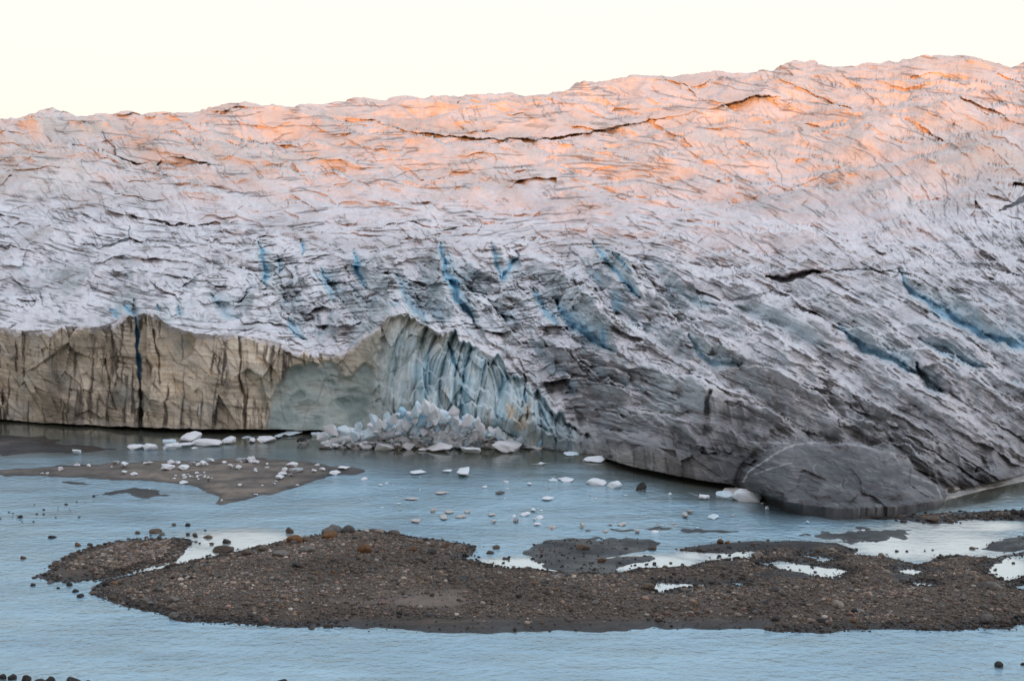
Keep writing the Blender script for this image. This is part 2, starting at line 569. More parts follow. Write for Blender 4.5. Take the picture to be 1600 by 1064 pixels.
    swell = [([(-120, 255), (60, 228), (170, 198), (260, 182)], 7, 9, 40), ([(-80, 352), (90, 303), (200, 272), (330, 264), (430, 278)], 5, 9, 50), ([(-20, 430), (120, 378), (260, 338), (420, 312), (560, 322)], 3.0, 10, 50),
             ([(60, 470), (200, 440), (330, 418), (470, 400)], 1.6, 9, 40), ([(560, 210), (620, 184), (700, 190), (800, 197), (900, 194), (990, 178)], 6, 10, 30), ([(620, 352), (760, 312), (880, 322), (1000, 372)], 3.0, 9, 50),
             ([(520, 268), (640, 250), (760, 262), (900, 250)], 4.5, 9, 40), ([(1000, 428), (1080, 388), (1200, 392), (1330, 418)], 2.2, 9, 40), ([(1195, 452), (1290, 428), (1400, 444), (1500, 505)], 1.8, 14, 40),
             ([(1040, 205), (1200, 166), (1330, 152)], 6, 9, 30), ([(1280, 258), (1420, 218), (1560, 172)], 7, 10, 40), ([(950, 300), (1100, 270), (1250, 285)], 4, 9, 40), ([(300, 215), (420, 200), (540, 215)], 6, 9, 30),
             ([(1330, 330), (1450, 300), (1620, 240)], 5, 9, 40), ([(1150, 345), (1300, 330), (1480, 380)], 2.5, 9, 40), ([(860, 160), (960, 150), (1080, 140)], 6, 8, 25), ([(1380, 130), (1480, 118), (1580, 130)], 7, 8, 25)]
    for pts, amp, wf, wb in swell:
        d, s, al = polydist(UU + 14 * fbm(UU / 50, V / 40, 87, 3), V + 9 * fbm(UU / 60, V / 40, 88, 3), pts, 110)
        h = h + 1.6 * amp * skyw * np.exp(-(d / np.where(s > 0, wf, wb)) ** 2) * window(al, 0, 0.3, 0.7, 1.0) * tw
    h = h * (1 - cliff) * (1 - 0.9 * domew)
    Z = Z + h
    # ---- resample: rows evenly spread over what stands free, so that steep ice is as finely modelled as flat ice
    Vp = CY - F * ((Z - EYE) * CT + Y * ST) / (Y * CT - (Z - EYE) * ST)
    nr2 = 640
    T2 = np.linspace(0, 1, nr2)
    src = {'V': V, 'D': Y, 'ser': ser, 'serr': serr, 'wallm': wallm, 'footm': footm, 'domew': domew, 'sd': sd, 'cliff': cliff, 'facew': facew, 'scar': scar, 'sg': sg, 'gap': gap, 'cb': cb,
           'ledgey': ledgey, 'cid': cid, 'cidb': cidb, 'slotblue': slotblue, 'slotdark': slotdark, 'h': h}
    out = {k: np.empty((nr2, nc)) for k in src}
    V2 = np.empty((nr2, nc))
    for j in range(nc):
        vp = Vp[:, j]
        keep = vp <= np.minimum.accumulate(vp)
        xs = -vp[keep]
        vn = vp[0] + (vp[keep][-1] - vp[0]) * T2
        V2[:, j] = vn
        for k in src:
            out[k][:, j] = np.interp(-vn, xs, src[k][keep, j])
    Vs, D, ser, serr, wallm, footm, domew, sd, cliff, facew, scar, sg, gap, cb, ledgey, cid, cidb, slotblue, slotdark, hh = [out[k] for k in src]
    V = V2
    UU = np.broadcast_to(U[None], V.shape)
    vend = V[-1]
    dV = ((vend - V[0]) / (nr2 - 1))[None]
    ab = Y1[:1] - Vs
    rightw = sst(900, 980, UU)
    wob1 = 22 * fbm(UU / 80, V / 70, 80, 3) + 5 * fbm(UU / 17, V / 17, 81, 3)
    cc = UU + wob1 - a * (V - 420)
    near = sst(230, 430, V)
    field = 1 - facew
    dx0, dy0, dz0 = ray(UU, V)
    X = dx0 * D / dy0
    Z = EYE + dz0 * D / dy0
    zw = Z + 0.10 * X
    ph = (X + 0.055 * (Z - 4) ** 2 * np.sign(X + 4) * 0.25 + 0.9 * fbm(X / 5, Z / 9, 41, 2))
    scale = D / 210.0
    lay = np.clip(np.abs(np.gradient(D, axis=0) / dV), 0.25, 4.5)
    cs = np.cumsum(np.vstack([np.repeat(lay[:1], 9, 0), lay, np.repeat(lay[-1:], 8, 0)]), 0)
    lay = (cs[17:] - cs[:-17]) / 17.0                     # how flat the ice lies: metres of depth per image pixel

    def lines(x, y, seed, wpx, o=3):
        """thin lines wpx image pixels to either side, where a noise crosses zero"""
        q = fbm(x, y, seed, o)
        gq = np.hypot(np.gradient(q, axis=1) / 1.25, np.gradient(q, axis=0) / dV) + 1e-3
        return np.exp(-(q / gq / wpx) ** 2)

    carve = np.zeros_like(V)
    # standing blocks: each breaks off in a wall on its lower left side
    blocks = [([(698, 398), (745, 412), (800, 450), (836, 500), (862, 560), (905, 650), (880, 660), (815, 580), (762, 528), (722, 470)], 5.0, 12),
              ([(610, 400), (680, 392), (690, 440), (716, 490), (760, 535), (700, 515), (650, 490), (622, 450)], 3.5, 12), ([(560, 398), (610, 410), (626, 460), (670, 510), (620, 485), (585, 470)], 3.0, 10),
              ([(420, 405), (470, 398), (548, 400), (556, 440), (580, 475), (600, 490), (540, 540), (500, 540), (470, 500), (435, 450)], 3.0, 12), ([(800, 410), (860, 420), (925, 455), (985, 500), (960, 545), (930, 532), (885, 490), (866, 462), (846, 470), (815, 445)], 4.0, 12),
              ([(868, 462), (880, 452), (960, 500), (1000, 505), (1048, 498), (1080, 535), (1108, 580), (1106, 650), (1040, 640), (990, 600), (955, 556), (930, 538), (890, 504)], 5.0, 14),
              ([(940, 385), (1040, 430), (1120, 470), (1250, 500), (1330, 560), (1440, 650), (1400, 660), (1250, 600), (1170, 568), (1120, 570), (1085, 520), (1030, 480), (985, 450)], 4.0, 16),
              ([(1210, 445), (1290, 428), (1400, 436), (1430, 470), (1520, 540), (1600, 600), (1600, 640), (1450, 560), (1380, 545), (1310, 500)], 4.0, 18), ([(1425, 432), (1500, 440), (1700, 520), (1700, 570), (1560, 528), (1480, 486)], 4.0, 14),
              ([(1110, 570), (1170, 590), (1220, 640), (1245, 690), (1190, 700), (1160, 735), (1110, 720), (1106, 650)], 4.0, 14), ([(1330, 600), (1440, 640), (1530, 720), (1560, 775), (1480, 770), (1420, 715), (1370, 660)], 4.0, 18),
              ([(1470, 560), (1560, 600), (1700, 680), (1700, 740), (1600, 720), (1530, 650)], 4.0, 18), ([(930, 640), (1000, 650), (1090, 700), (1120, 745), (1000, 730), (955, 715)], 2.5, 12),
              ([(260, 470), (330, 455), (400, 470), (450, 500), (470, 530), (420, 520), (350, 515), (290, 505)], 2.5, 10), ([(150, 480), (200, 460), (213, 492), (190, 505), (160, 510)], 2.0, 8), ([(222, 490), (232, 462), (262, 470), (270, 505), (240, 500)], 2.5, 8)]
    bw = np.zeros_like(V)
    for q_, amp, soft in blocks:
        wobu, wobv = 16 * fbm(UU / 42, V / 42, 210 + len(q_), 4), 12 * fbm(UU / 38, V / 38, 220 + len(q_), 4)
        sb = sdf(UU + wobu, V + wobv, q_)
        carve = carve - amp * (1 - np.exp(-np.clip(sb, 0, None) / soft)) * (1 - cliff) * (1 - domew)
        carve = carve + 0.35 * amp * np.exp(-((sb + 4) / 5) ** 2) * (1 - cliff) * (1 - domew)
        bw = np.maximum(bw, sst(-1, 1, sb) * (1 - sst(6, 16 + 4 * amp, sb + 8 * fbm(UU / 20, V / 20, 230, 3))))
    # ridges in the flow direction
    def steps(S, wfrac, seed):
        q = cc / S + 0.3 * fbm(UU / 90, V / 60, seed, 3)
        fl = np.floor(q)
        t = q - fl
        k = 0.3 + _RV[(fl.astype(int) * 7 + seed) & 1023]
        k = k * sst(-0.25, 0.25, pn(fl * 5.3, V / 60, seed + 1))
        pr = np.where(t < wfrac, sst(0, 1, t / wfrac), sst(0, 1, 1 - (t - wfrac) / (1 - wfrac)))
        return pr * k, sst(0, 0.03, t) * (1 - sst(wfrac * 0.7, wfrac, t)) * k
    r1, rw1 = steps(64, 0.22, 240)
    r2, rw2 = steps(27, 0.28, 246)
    r0, rw0 = steps(128, 0.35, 270)
    rmask = np.maximum(ser, sst(990, 1110, UU) * window(V, 400, 480, 720, 790) * (1 - domew)) * (1 - cliff)
    carve = carve - rmask * (1 + 0.9 * (1 - sst(950, 1100, UU))) * (3.2 * r1 + 1.0 * r2 + 4.5 * r0 * sst(980, 1100, UU)) * (0.5 + 0.5 * np.minimum(lay, 2))
    bw = np.clip(np.maximum(bw * 0.8, rmask * (rw1 + 0.5 * rw2)), 0, 1) * (1 - cliff) * (1 - domew)
    # crevasses: centre line, half widths left/right, depth, blueness
    crev = [([(405, 378), (411, 410), (416, 446)], 9, 12, 5.0, 1.0), ([(434, 400), (437, 428)], 6, 7, 3.0, 0.9), ([(472, 376), (475, 398)], 5, 6, 2.5, 0.9),
            ([(553, 392), (558, 425), (572, 450)], 8, 12, 4.5, 1.0), ([(500, 420), (520, 470)], 8, 20, 3.0, 0.5),
            ([(686, 382), (694, 425), (716, 470), (742, 505)], 9, 24, 6.5, 1.0), ([(700, 430), (722, 448)], 5, 9, 3.0, 0.9),
            ([(768, 378), (775, 410), (782, 438)], 5, 9, 3.0, 0.9), ([(783, 438), (797, 418), (808, 402)], 16, 10, 5.0, 1.0),
            ([(620, 430), (634, 470), (668, 505)], 8, 22, 3.5, 0.45), ([(832, 452), (850, 486), (872, 508)], 8, 14, 3.5, 0.7),
            ([(868, 470), (888, 505), (930, 536), (955, 548)], 8, 34, 7.5, 0.75), ([(942, 508), (945, 540)], 4, 7, 2.5, 1.0),
            ([(926, 378), (945, 408), (975, 440), (1000, 465)], 7, 15, 5.0, 0.9), ([(958, 395), (985, 425)], 5, 9, 3.0, 1.0),
            ([(1075, 525), (1090, 552), (1110, 570), (1160, 570)], 8, 26, 2.2, 0.5), ([(1040, 445), (1080, 470), (1120, 480)], 8, 14, 2.0, 0.2),
            ([(1405, 425), (1422, 455), (1470, 490), (1530, 525), (1600, 545), (1680, 575)], 9, 30, 6.0, 0.75),
            ([(1310, 512), (1345, 545), (1390, 562), (1430, 585)], 8, 26, 5.0, 0.7), ([(1432, 572), (1450, 605), (1472, 614)], 8, 22, 5.0, 0.4),
            ([(1440, 530), (1500, 565), (1540, 575)], 8, 16, 2.5, 0.4), ([(1150, 480), (1230, 510), (1290, 545)], 10, 16, 1.6, 0.1),
            ([(190, 476), (204, 486), (212, 500)], 9, 14, 3.0, 1.0), ([(172, 482), (182, 496)], 6, 12, 2.0, 0.9), ([(246, 474), (249, 488)], 4, 5, 2.0, 1.0),
            ([(276, 478), (280, 494)], 4, 6, 2.5, 0.5), ([(330, 460), (350, 490), (372, 500)], 8, 18, 2.5, 0.3),
            ([(448, 500), (462, 524), (474, 530)], 6, 16, 2.6, 0.6)]
    blue = np.zeros_like(V)
    cwall = np.zeros_like(V)
    pit = np.zeros_like(V)
    for pts, wl, wr, dep, bl in crev:
        d, s, al = polydist(UU + 7 * fbm(UU / 22, V / 22, 90, 4), V + 7 * fbm(UU / 20, V / 18, 92, 4), pts, 60)
        w = np.where(s > 0, wl * 1.0, wr * 1.4) * (0.25 + 0.75 * window(al, 0.0, 0.3, 0.75, 1.0)) * (1 + 0.3 * pn(al * 5, al * 0 + dep * 3.3, 94))
        k = np.clip(1 - d / w, 0, 1)
        kk = np.where(s > 0, np.sqrt(k), k)
        carve = np.maximum(carve, dep * 0.9 * kk + 0.35 * dep * sst(0.7, 0.9, k))
        cwall = np.maximum(cwall, sst(0.02, 0.14, k))
        blue = np.maximum(blue, bl * sst(0.25, 0.8, k) * (0.7 + 0.6 * fbm(UU / 7, V / 14, 93, 3)))
        pit = np.maximum(pit, sst(0.72, 0.88, k) * bl)
    # sets of narrow open cracks running with the flow
    band = window(UU, 360, 430, 1000, 1060) * window(V, 378, 400, 480, 560) + 0.6 * sst(1180, 1300, UU) * window(V, 430, 470, 600, 660)
    nar = lines(cc / 30, V / 150, 185, 1.5, 2) * sst(0.10, 0.22, fbm(UU / 28, V / 22, 186, 2)) * np.clip(band, 0, 1) * (1 - cliff)
    carve = np.maximum(carve, 1.6 * nar)
    blue = np.maximum(blue, 0.8 * nar * sst(-0.1, 0.2, pn(UU / 40, V / 40, 187)))
    nar2 = lines(cc / 22, V / 90, 188, 1.0, 2) * sst(0.05, 0.2, fbm(UU / 24, V / 18, 189, 2)) * np.clip(band, 0, 1) * (1 - cliff)
    carve = np.maximum(carve, 1.0 * nar2)
    # dark melt channels and the black opening on the right
    gash = [([(1196, 430), (1210, 436), (1226, 438), (1250, 430), (1280, 424)], 5, 6, 4.0), ([(1280, 424), (1350, 421), (1400, 425), (1425, 430)], 1.4, 1.6, 1.2), ([(1140, 470), (1180, 464), (1205, 454)], 3, 3, 0.8),
            ([(150, 388), (185, 380), (203, 373), (201, 352)], 2.2, 2.2, 1.2), ([(160, 205), (172, 225), (185, 245), (212, 256), (232, 254)], 1.5, 1.5, 2.0), ([(262, 247), (285, 245), (310, 252), (345, 260)], 1.7, 2, 2.0),
            ([(590, 192), (640, 205), (700, 213), (780, 218), (860, 216), (920, 207), (985, 194), (1040, 184), (1085, 176)], 1.2, 1.3, 2.6),
            ([(1105, 172), (1150, 160), (1180, 150), (1225, 152)], 1.1, 1.1, 2.0), ([(345, 298), (380, 303), (410, 300)], 1.5, 1.5, 1.0), ([(642, 347), (660, 343), (674, 347)], 2.2, 2.2, 1.0),
            ([(1560, 330), (1600, 312), (1660, 300)], 4, 5, 2.5), ([(1196, 228), (1210, 250), (1222, 275), (1225, 300)], 1.1, 1.1, 1.0), ([(1115, 258), (1200, 262)], 1.2, 1.2, 1.0),
            ([(740, 435), (760, 432), (775, 438)], 8, 8, 0.6), ([(1230, 297), (1260, 285), (1330, 255)], 1.2, 1.2, 1.0), ([(530, 215), (560, 226), (590, 245)], 1.2, 1.2, 1.0),
            ([(600, 282), (640, 268), (700, 262)], 1.1, 1.1, 1.0), ([(160, 420), (190, 438), (215, 448)], 1.2, 1.2, .5), ([(240, 370), (300, 395), (350, 420)], 1.2, 1.2, .5),
            ([(1500, 405), (1560, 420), (1620, 440)], 1.2, 1.2, .5), ([(1040, 300), (1060, 310), (1075, 318)], 1.2, 1.2, .6)]
    dark = np.zeros_like(V)
    for pts, wl, wr, dep in gash:
        d, s, al = polydist(UU + 6 * fbm(UU / 26, V / 14, 95, 3), V + 5 * fbm(UU / 18, V / 14, 97, 4), pts, 40)
        w = np.where(s > 0, wl, wr) * (0.35 + 0.75 * window(al, 0, 0.3, 0.7, 1.0)) * (1 + 0.5 * pn(al * 7, al * 0 + dep, 99))
        k = np.clip(1 - d / w, 0, 1)
        carve = carve + dep * 0.8 * k
        if dep >= 2 and pts[0][1] < 300:                     # a swell stands over the channel
            carve = carve - scale * 2.0 * dep * np.exp(-d / 9) * (s < 0) * window(al, 0, 0.3, 0.7, 1.0)
        dark = np.maximum(dark, sst(0.02, 0.35, k) * (0.65 + 0.35 * (dep > 1)))
    # fine rotten crust: ribs along the beds and cross cracks
    ca = curve([(-300, 0.22), (0, 0.25), (250, 0.2), (400, -0.05), (520, -0.18), (640, 0.05), (740, 0.1), (820, -0.28), (900, -0.1), (960, 0.25), (1200, 0.42), (1400, 0.58), (1600, 0.68), (1900, 0.7)], U, 30)
    ca = np.cumsum(ca) * 1.25
    ca = (ca - np.interp(800, U, ca))[None] * (0.35 + 0.65 * sst(180, 400, V))
    wv = 9 * fbm(UU / 170, V / 90, 100, 2) + 2.0 * fbm(UU / 26, V / 20, 102, 2)
    VV = V
    bc = V + wv - ca
    wmod = 0.7 + 0.7 * sst(-0.2, 0.5, fbm(UU / 45, V / 22, 159, 3))
    br = sst(-0.02, 0.28, fbm(UU / 48, V / 20, 160, 3))
    dens = 0.45 + 0.55 * sst(300, 420, V)
    L1 = lines(UU / 120, bc / 11, 162, 1.15 * wmod, 3) * br
    L2 = lines(UU / 70, bc / 5, 163, 0.75 * wmod, 2) * sst(0.05, 0.3, fbm(UU / 22, V / 10, 164, 3)) * dens
    L5 = lines(UU / 220, bc / 24 + 9, 178, 1.45 * wmod, 4) * sst(-0.1, 0.12, fbm(UU / 60, V / 30, 179, 2))
    xc = UU - 0.9 * (V - 300) + 0.8 * wv
    L3 = lines(xc / 22, V / 110 + 0.02 * UU, 165, 0.85 * wmod, 3) * sst(0.10, 0.30, fbm(UU / 60, V / 35, 166, 3))
    patch = window(UU, -40, 120, 230, 420) * window(V, 195, 235, 330, 380) + sst(1250, 1400, UU) * window(V, 230, 280, 380, 460) * 0.7 + 0.8 * window(UU, 380, 500, 1150, 1300) * window(V, 395, 440, 600, 680)
    L4 = lines((UU - 0.9 * (V - 250) + 5 * fbm(UU / 14, V / 14, 169, 2)) / 16, (V - 0.5 * UU) / 70, 167, 0.95 * wmod, 3) * np.clip(patch, 0, 1) * sst(-0.1, 0.2, fbm(UU / 30, V / 20, 168, 3))
    snowc = (1 - 0.6 * pit) * field * (1 - 0.9 * domew)
    hi_ = 0.45 + 0.55 * sst(290, 420, V + 40 * fbm(UU / 120, V / 60, 265, 2))
    line = np.clip(0.9 * hi_ * L1 + 0.75 * hi_ * L2 + 0.8 * L3 + 0.9 * L4 + 0.85 * L5, 0, 1) * snowc
    carve = carve + (0.12 + 0.68 * near) * line * lay
    fu, fv = cc + 9 * fbm(UU / 30, V / 24, 260, 2), bc + 6 * fbm(UU / 30, V / 24, 262, 2)
    pxm = D / F                                            # metres across per image pixel
    rugged = 0.17 + 0.38 * np.clip(ser, 0, 1) + 0.13 * np.clip(rmask - ser, 0, 1)
    rugged = rugged * (1 - 0.6 * (1 - sst(270, 380, V)))
    relief = facet(fu / 46, fv / 26, 21) * (46 * pxm * 0.9 + 26 * lay * 0.45) * rugged
    relief = relief + facet(fu / 17, fv / 10, 22) * (17 * pxm * 0.65 + 10 * lay * 0.28) * rugged * (1 - 0.5 * sst(1000, 1120, UU))
    relief = relief + facet(fu / 100, fv / 24, 23) * 24 * lay * 0.20 * (1 - sst(300, 420, V))
    facets = worley((UU + 0.4 * V) / 26 + 0.3 * fbm(UU / 20, V / 20, 191, 2), bc / 13, 17)[2]
    carve = carve + (1 - cliff) * (1 - domew) * ((1.8 * (0.30 + 0.70 * sst(330, 470, V)) * (1 - 0.4 * sst(1000, 1120, UU)) * fbm(UU / 40, bc / 14, 104, 3) + 0.5 * (facets - 0.5)) * lay * (1 - 0.5 * rightw * sst(600, 680, V)) + relief)
    D = D + carve * (1 - 0.9 * cliff)
    X = dx0 * D / dy0
    Y = D
    Z = EYE + dz0 * D / dy0

    def normals(X, Y, Z):
        P = np.stack([X, Y, Z], -1)
        du = np.gradient(P, axis=1)
        dv = np.gradient(P, axis=0)
        n = np.cross(du, dv)
        n /= np.linalg.norm(n, axis=-1, keepdims=True) + 1e-9
        return n
    n = normals(X, Y, Z)
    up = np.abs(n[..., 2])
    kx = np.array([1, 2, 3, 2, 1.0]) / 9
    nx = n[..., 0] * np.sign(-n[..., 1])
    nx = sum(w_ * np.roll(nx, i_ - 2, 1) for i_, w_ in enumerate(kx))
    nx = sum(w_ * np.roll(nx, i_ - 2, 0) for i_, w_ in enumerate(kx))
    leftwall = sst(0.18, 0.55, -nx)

    # ---- what the ice is made of, as base colour
    snow = np.array([0.85, 0.82, 0.835])
    C = np.broadcast_to(snow, V.shape + (3,)).copy()
    C *= (1 + 0.10 * fbm(UU / 60, VV / 26, 110, 4) + 0.14 * fbm(UU / 9, VV / 5, 111, 3))[..., None]
    greywash = sst(0.0, 0.55, fbm(UU / 120, V / 60, 112, 4) + 0.10) * 0.35
    C = lerp3(C, (0.42, 0.40, 0.40), greywash)
    # steep clean ice
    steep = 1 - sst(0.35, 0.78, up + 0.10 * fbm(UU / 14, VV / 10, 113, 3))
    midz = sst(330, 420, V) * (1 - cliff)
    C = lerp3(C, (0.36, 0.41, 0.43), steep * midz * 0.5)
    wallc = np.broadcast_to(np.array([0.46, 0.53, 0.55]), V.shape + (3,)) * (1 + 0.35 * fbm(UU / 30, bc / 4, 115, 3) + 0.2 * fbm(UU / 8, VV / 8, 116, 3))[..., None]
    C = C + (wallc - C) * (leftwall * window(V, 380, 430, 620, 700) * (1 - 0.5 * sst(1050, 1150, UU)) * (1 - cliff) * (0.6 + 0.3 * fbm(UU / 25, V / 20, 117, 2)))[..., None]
    C = lerp3(C, (0.33, 0.52, 0.62), footm * (1 - cliff) * sst(-0.25, 0.25, fbm(UU / 30, V / 30, 118, 2)) * (1 - 0.5 * sst(1000, 1100, UU)) * 0.85)
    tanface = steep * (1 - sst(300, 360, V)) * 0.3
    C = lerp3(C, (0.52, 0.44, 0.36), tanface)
    # blue in crevasses
    cw = np.broadcast_to(np.array([0.50, 0.58, 0.60]), V.shape + (3,)) * (1 + 0.35 * fbm(UU / 26, bc / 3.5, 119, 3))[..., None]
    C = C + (cw - C) * (cwall * (1 - cliff) * 0.5)[..., None]
    C = C + (cw * 0.92 - C) * (bw * sst(-0.25, 0.2, fbm(UU / 45, V / 40, 250, 3)) * 0.45 * (1 - 0.6 * sst(1050, 1150, UU)))[..., None]
    C = lerp3(C, (0.42, 0.67, 0.81), np.clip(blue, 0, 1) * (1 - cliff) * 0.85)
    C = lerp3(C, (0.17, 0.44, 0.62), pit * (1 - cliff) * 0.8)
    # sunset glow painted as a peach tint into the high ice
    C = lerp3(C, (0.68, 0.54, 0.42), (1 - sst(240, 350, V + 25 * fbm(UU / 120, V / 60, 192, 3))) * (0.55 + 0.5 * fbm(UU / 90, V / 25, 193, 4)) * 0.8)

    # left cliff: silty banded ice
    band = fbm(X / 22 + 3, zw / 1.1, 120, 4)
    band2 = pn(X / 30, zw / 0.35, 121)
    tan = np.broadcast_to(np.array([0.68, 0.585, 0.45]), V.shape + (3,)).copy()
    tan *= (1 + 0.32 * band + 0.16 * band2 + 0.22 * fbm(X / 5, Z / 5, 122, 4))[..., None]
    tan = lerp3(tan, (0.62, 0.60, 0.55), sst(0.0, 0.5, fbm(X / 9, Z / 7, 123, 3)) * 0.6)
    tan = lerp3(tan, (0.25, 0.30, 0.27), sst(0.05, 0.5, fbm(X / 7, Z / 6, 124, 3)) * 0.45)
    drip = fbm((X + 0.25 * fbm(X / 2, Z / 3, 126, 2)) / 0.9, Z / 9, 125, 4) + 0.25 * fbm(X / 14, Z / 12, 127, 2)
    lowz = 1 - sst(2, 9, Z)
    tan = lerp3(tan, (0.075, 0.062, 0.05), sst(0.06, 0.38, drip + 0.12 * lowz) * 0.9)
    grime = fbm(X / 6, Z / 4, 128, 4) + 0.5 * window(UU, 20, 90, 150, 200) - 0.1
    tan = lerp3(tan, (0.17, 0.15, 0.115), sst(0.05, 0.55, grime) * 0.6)
    bedl = np.exp(-(fbm(X / 18, zw / 1.6, 131, 3) / 0.035) ** 2) * sst(-0.1, 0.2, pn(X / 5, Z / 3, 132))
    tan = lerp3(tan, (0.16, 0.13, 0.10), bedl * 0.65)
    blkt = (cid - 0.5) * 0.35 + (cidb - 0.5) * 0.25
    tan = tan * (1 + blkt)[..., None]
    green = np.broadcast_to(np.array([0.46, 0.535, 0.505]), V.shape + (3,)).copy()
    green *= (1 + 0.25 * fbm(X / 4 + Z / 5, Z / 2.2 - X / 9, 133, 4))[..., None]
    shl = fbm(UU / 60 + V / 90, V / 34 - UU / 90, 39, 2)
    green = lerp3(green, (0.27, 0.355, 0.34), sst(0.0, 0.30, shl) * 0.75)
    green = lerp3(green, (0.58, 0.62, 0.56), (1 - sst(-0.35, -0.02, shl)) * 0.7)
    green = lerp3(green, (0.44, 0.46, 0.40), np.exp(-((sg - 3) / 4) ** 2) * 0.5)
    bedg = np.exp(-(fbm(X / 16, (Z + 0.05 * X) / 1.3, 136, 3) / 0.05) ** 2) * sst(-0.1, 0.2, pn(X / 5, Z / 3, 137))
    green = lerp3(green, (0.17, 0.18, 0.16), bedg * 0.55)
    # centre: blue broken ice with cream old surfaces
    ctr = np.broadcast_to(np.array([0.60, 0.72, 0.745]), V.shape + (3,)).copy()
    ctr *= (1 + 0.22 * fbm(X / 2.5, Z / 5, 140, 4))[..., None]
    ctr = lerp3(ctr, (0.66, 0.65, 0.57), sst(0.0, 0.35, fbm(ph / 1.6, Z / 8, 141, 3) - 0.05) * 0.7)
    ctr = lerp3(ctr, (0.36, 0.60, 0.70), sst(0.05, 0.4, fbm(ph / 2.2, Z / 10, 142, 2)) * 0.6)
    ctr = lerp3(ctr, (0.14, 0.36, 0.50), gap * 0.45)
    ctr = lerp3(ctr, (0.55, 0.60, 0.56), (1 - sst(580, 680, UU)) * 0.75)
    ctr = lerp3(ctr, (0.68, 0.74, 0.75), ledgey * 0.55)
    topline = 1 - sst(2, 45, -ab)
    ctr *= (1 + 0.14 * fbm(X / 20, (Z + 0.06 * X) / 0.9, 143, 3))[..., None]
    ctr = lerp3(ctr, (0.15, 0.13, 0.10), sst(0.25, 0.5, fbm(X / 0.9, Z / 5, 144, 3)) * 0.5 * (1 - sst(660, 720, UU)))
    pal = window(UU, 775, 795, 830, 845) * window(V, 620, 640, 670, 685) * sst(0.0, 0.3, fbm(X / 1.5, Z / 2, 145, 3))
    ctr = lerp3(ctr, (0.62, 0.55, 0.44), pal)
    low_dark = sst(860, 920, UU) * sst(-0.2, 0.3, fbm(X / 2, Z / 3, 147, 3))
    ctr = lerp3(ctr, (0.16, 0.17, 0.17), low_dark * 0.7)
    tang = lerp3(tan, (0.40, 0.42, 0.36), sst(500, 600, UU) * 0.7)
    fc = tang + (green - tang) * scar[..., None]
    fc = fc + (ctr - fc) * cb[..., None]
    fc = lerp3(fc, (0.46, 0.42, 0.33), topline * window(UU, 545, 575, 690, 740) * 0.7)
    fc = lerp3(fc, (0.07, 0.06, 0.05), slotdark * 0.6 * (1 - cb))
    fc = lerp3(fc, (0.22, 0.48, 0.64), slotblue * 0.85)
    drape = sst(0, 1, (9 + 12 * fbm(UU / 13, V / 22, 280, 3) + ab) / 4) * (1 - cb)
    C = C + (fc - C) * (facew * (1 - 0.85 * drape))[..., None]
    # snow cornice just above the brink on the left
    # right: dirt melting out of the ice
    yb = curve([(-300, 900), (760, 900), (800, 690), (850, 640), (920, 605), (1000, 590), (1100, 600), (1150, 575), (1250, 590), (1350, 600), (1450, 620),
                (1600, 640), (1900, 640)], U, 12)[None]
    flow = fbm(cc / 40, V / 150, 150, 4)
    dcoord = (V - yb - 60) / 95 + 0.55 * flow + 0.25 * fbm(UU / 30, V / 18, 151, 4)
    dirt = sst(-0.75, 0.9, dcoord) * sst(790, 860, UU)
    dirt = np.maximum(dirt, 0.97 * domew)
    dirt2 = sst(-1.7, -0.2, dcoord) * sst(760, 860, UU) * (0.55 + 0.45 * fbm(cc / 22, V / 90, 152, 3))
    C = lerp3(C, (0.37, 0.365, 0.36), np.clip(dirt2, 0, 1) * 0.32)
    dk = np.broadcast_to(np.array([0.075, 0.077, 0.080]), V.shape + (3,)).copy()
    dk = lerp3(dk, (0.26, 0.26, 0.255), sst(-0.1, 0.4, fbm(cc / 60, V / 110, 153, 4)) * 0.9)
    st_ = fbm(cc / 200, (VV - 0.62 * UU) / 7, 156, 4)
    dk *= (1 + 0.45 * st_ + 0.5 * fbm(cc / 26, VV / 40, 154, 3) + 0.35 * fbm(UU / 22, bc / 5, 155, 4))[..., None]
    dk = lerp3(dk, (0.036, 0.037, 0.039), sst(0.1, 0.6, (V - 650) / 150 + 0.8 * fbm(cc / 50, V / 60, 290, 4)) * (1 - 0.6 * domew) * 0.75)
    C = C + (dk - C) * (np.clip(dirt, 0, 1) * 0.94)[..., None]
    lowface = rightw * sst(0, 20, -ab) * (1 - sst(1020, 1150, UU)) * (0.75 + 0.5 * fbm(X / 5, Z / 5, 180, 2))
    lf = np.broadcast_to(np.array([0.20, 0.185, 0.165]), V.shape + (3,)).copy()
    lf = lerp3(lf, (0.38, 0.36, 0.33), sst(0.0, 0.35, fbm(X / 1.4, Z / 6, 156, 4) + 0.15 * (1 - sst(960, 1080, UU))) * 0.9)
    lf = lerp3(lf, (0.05, 0.045, 0.04), sst(0.1, 0.35, fbm(X / 0.8, Z / 7, 157, 3)) * 0.85)
    C = C + (lf - C) * (lowface * 0.85)[..., None]
    # white skin kept on ledges in the dirty slope
    ledge = sst(0.1, 0.45, fbm(cc / 26, V / 80, 158, 4)) * sst(0.72, 0.93, up) * dirt * (1 - domew) * (1 - sst(640, 720, V))
    C = lerp3(C, (0.55, 0.53, 0.53), ledge * 0.75)

    # thin dirt lines along the beds, and cracks across them
    C = lerp3(C, (0.055, 0.05, 0.05), line * (1 - 0.5 * dirt) * (1 - 0.35 * sst(1000, 1120, UU) * sst(420, 500, V)) * (0.90 - 0.24 * (1 - near)))
    C = lerp3(C, (0.030, 0.030, 0.035), np.clip(dark, 0, 1) * field * (0.92 - 0.25 * (1 - sst(240, 330, V))))
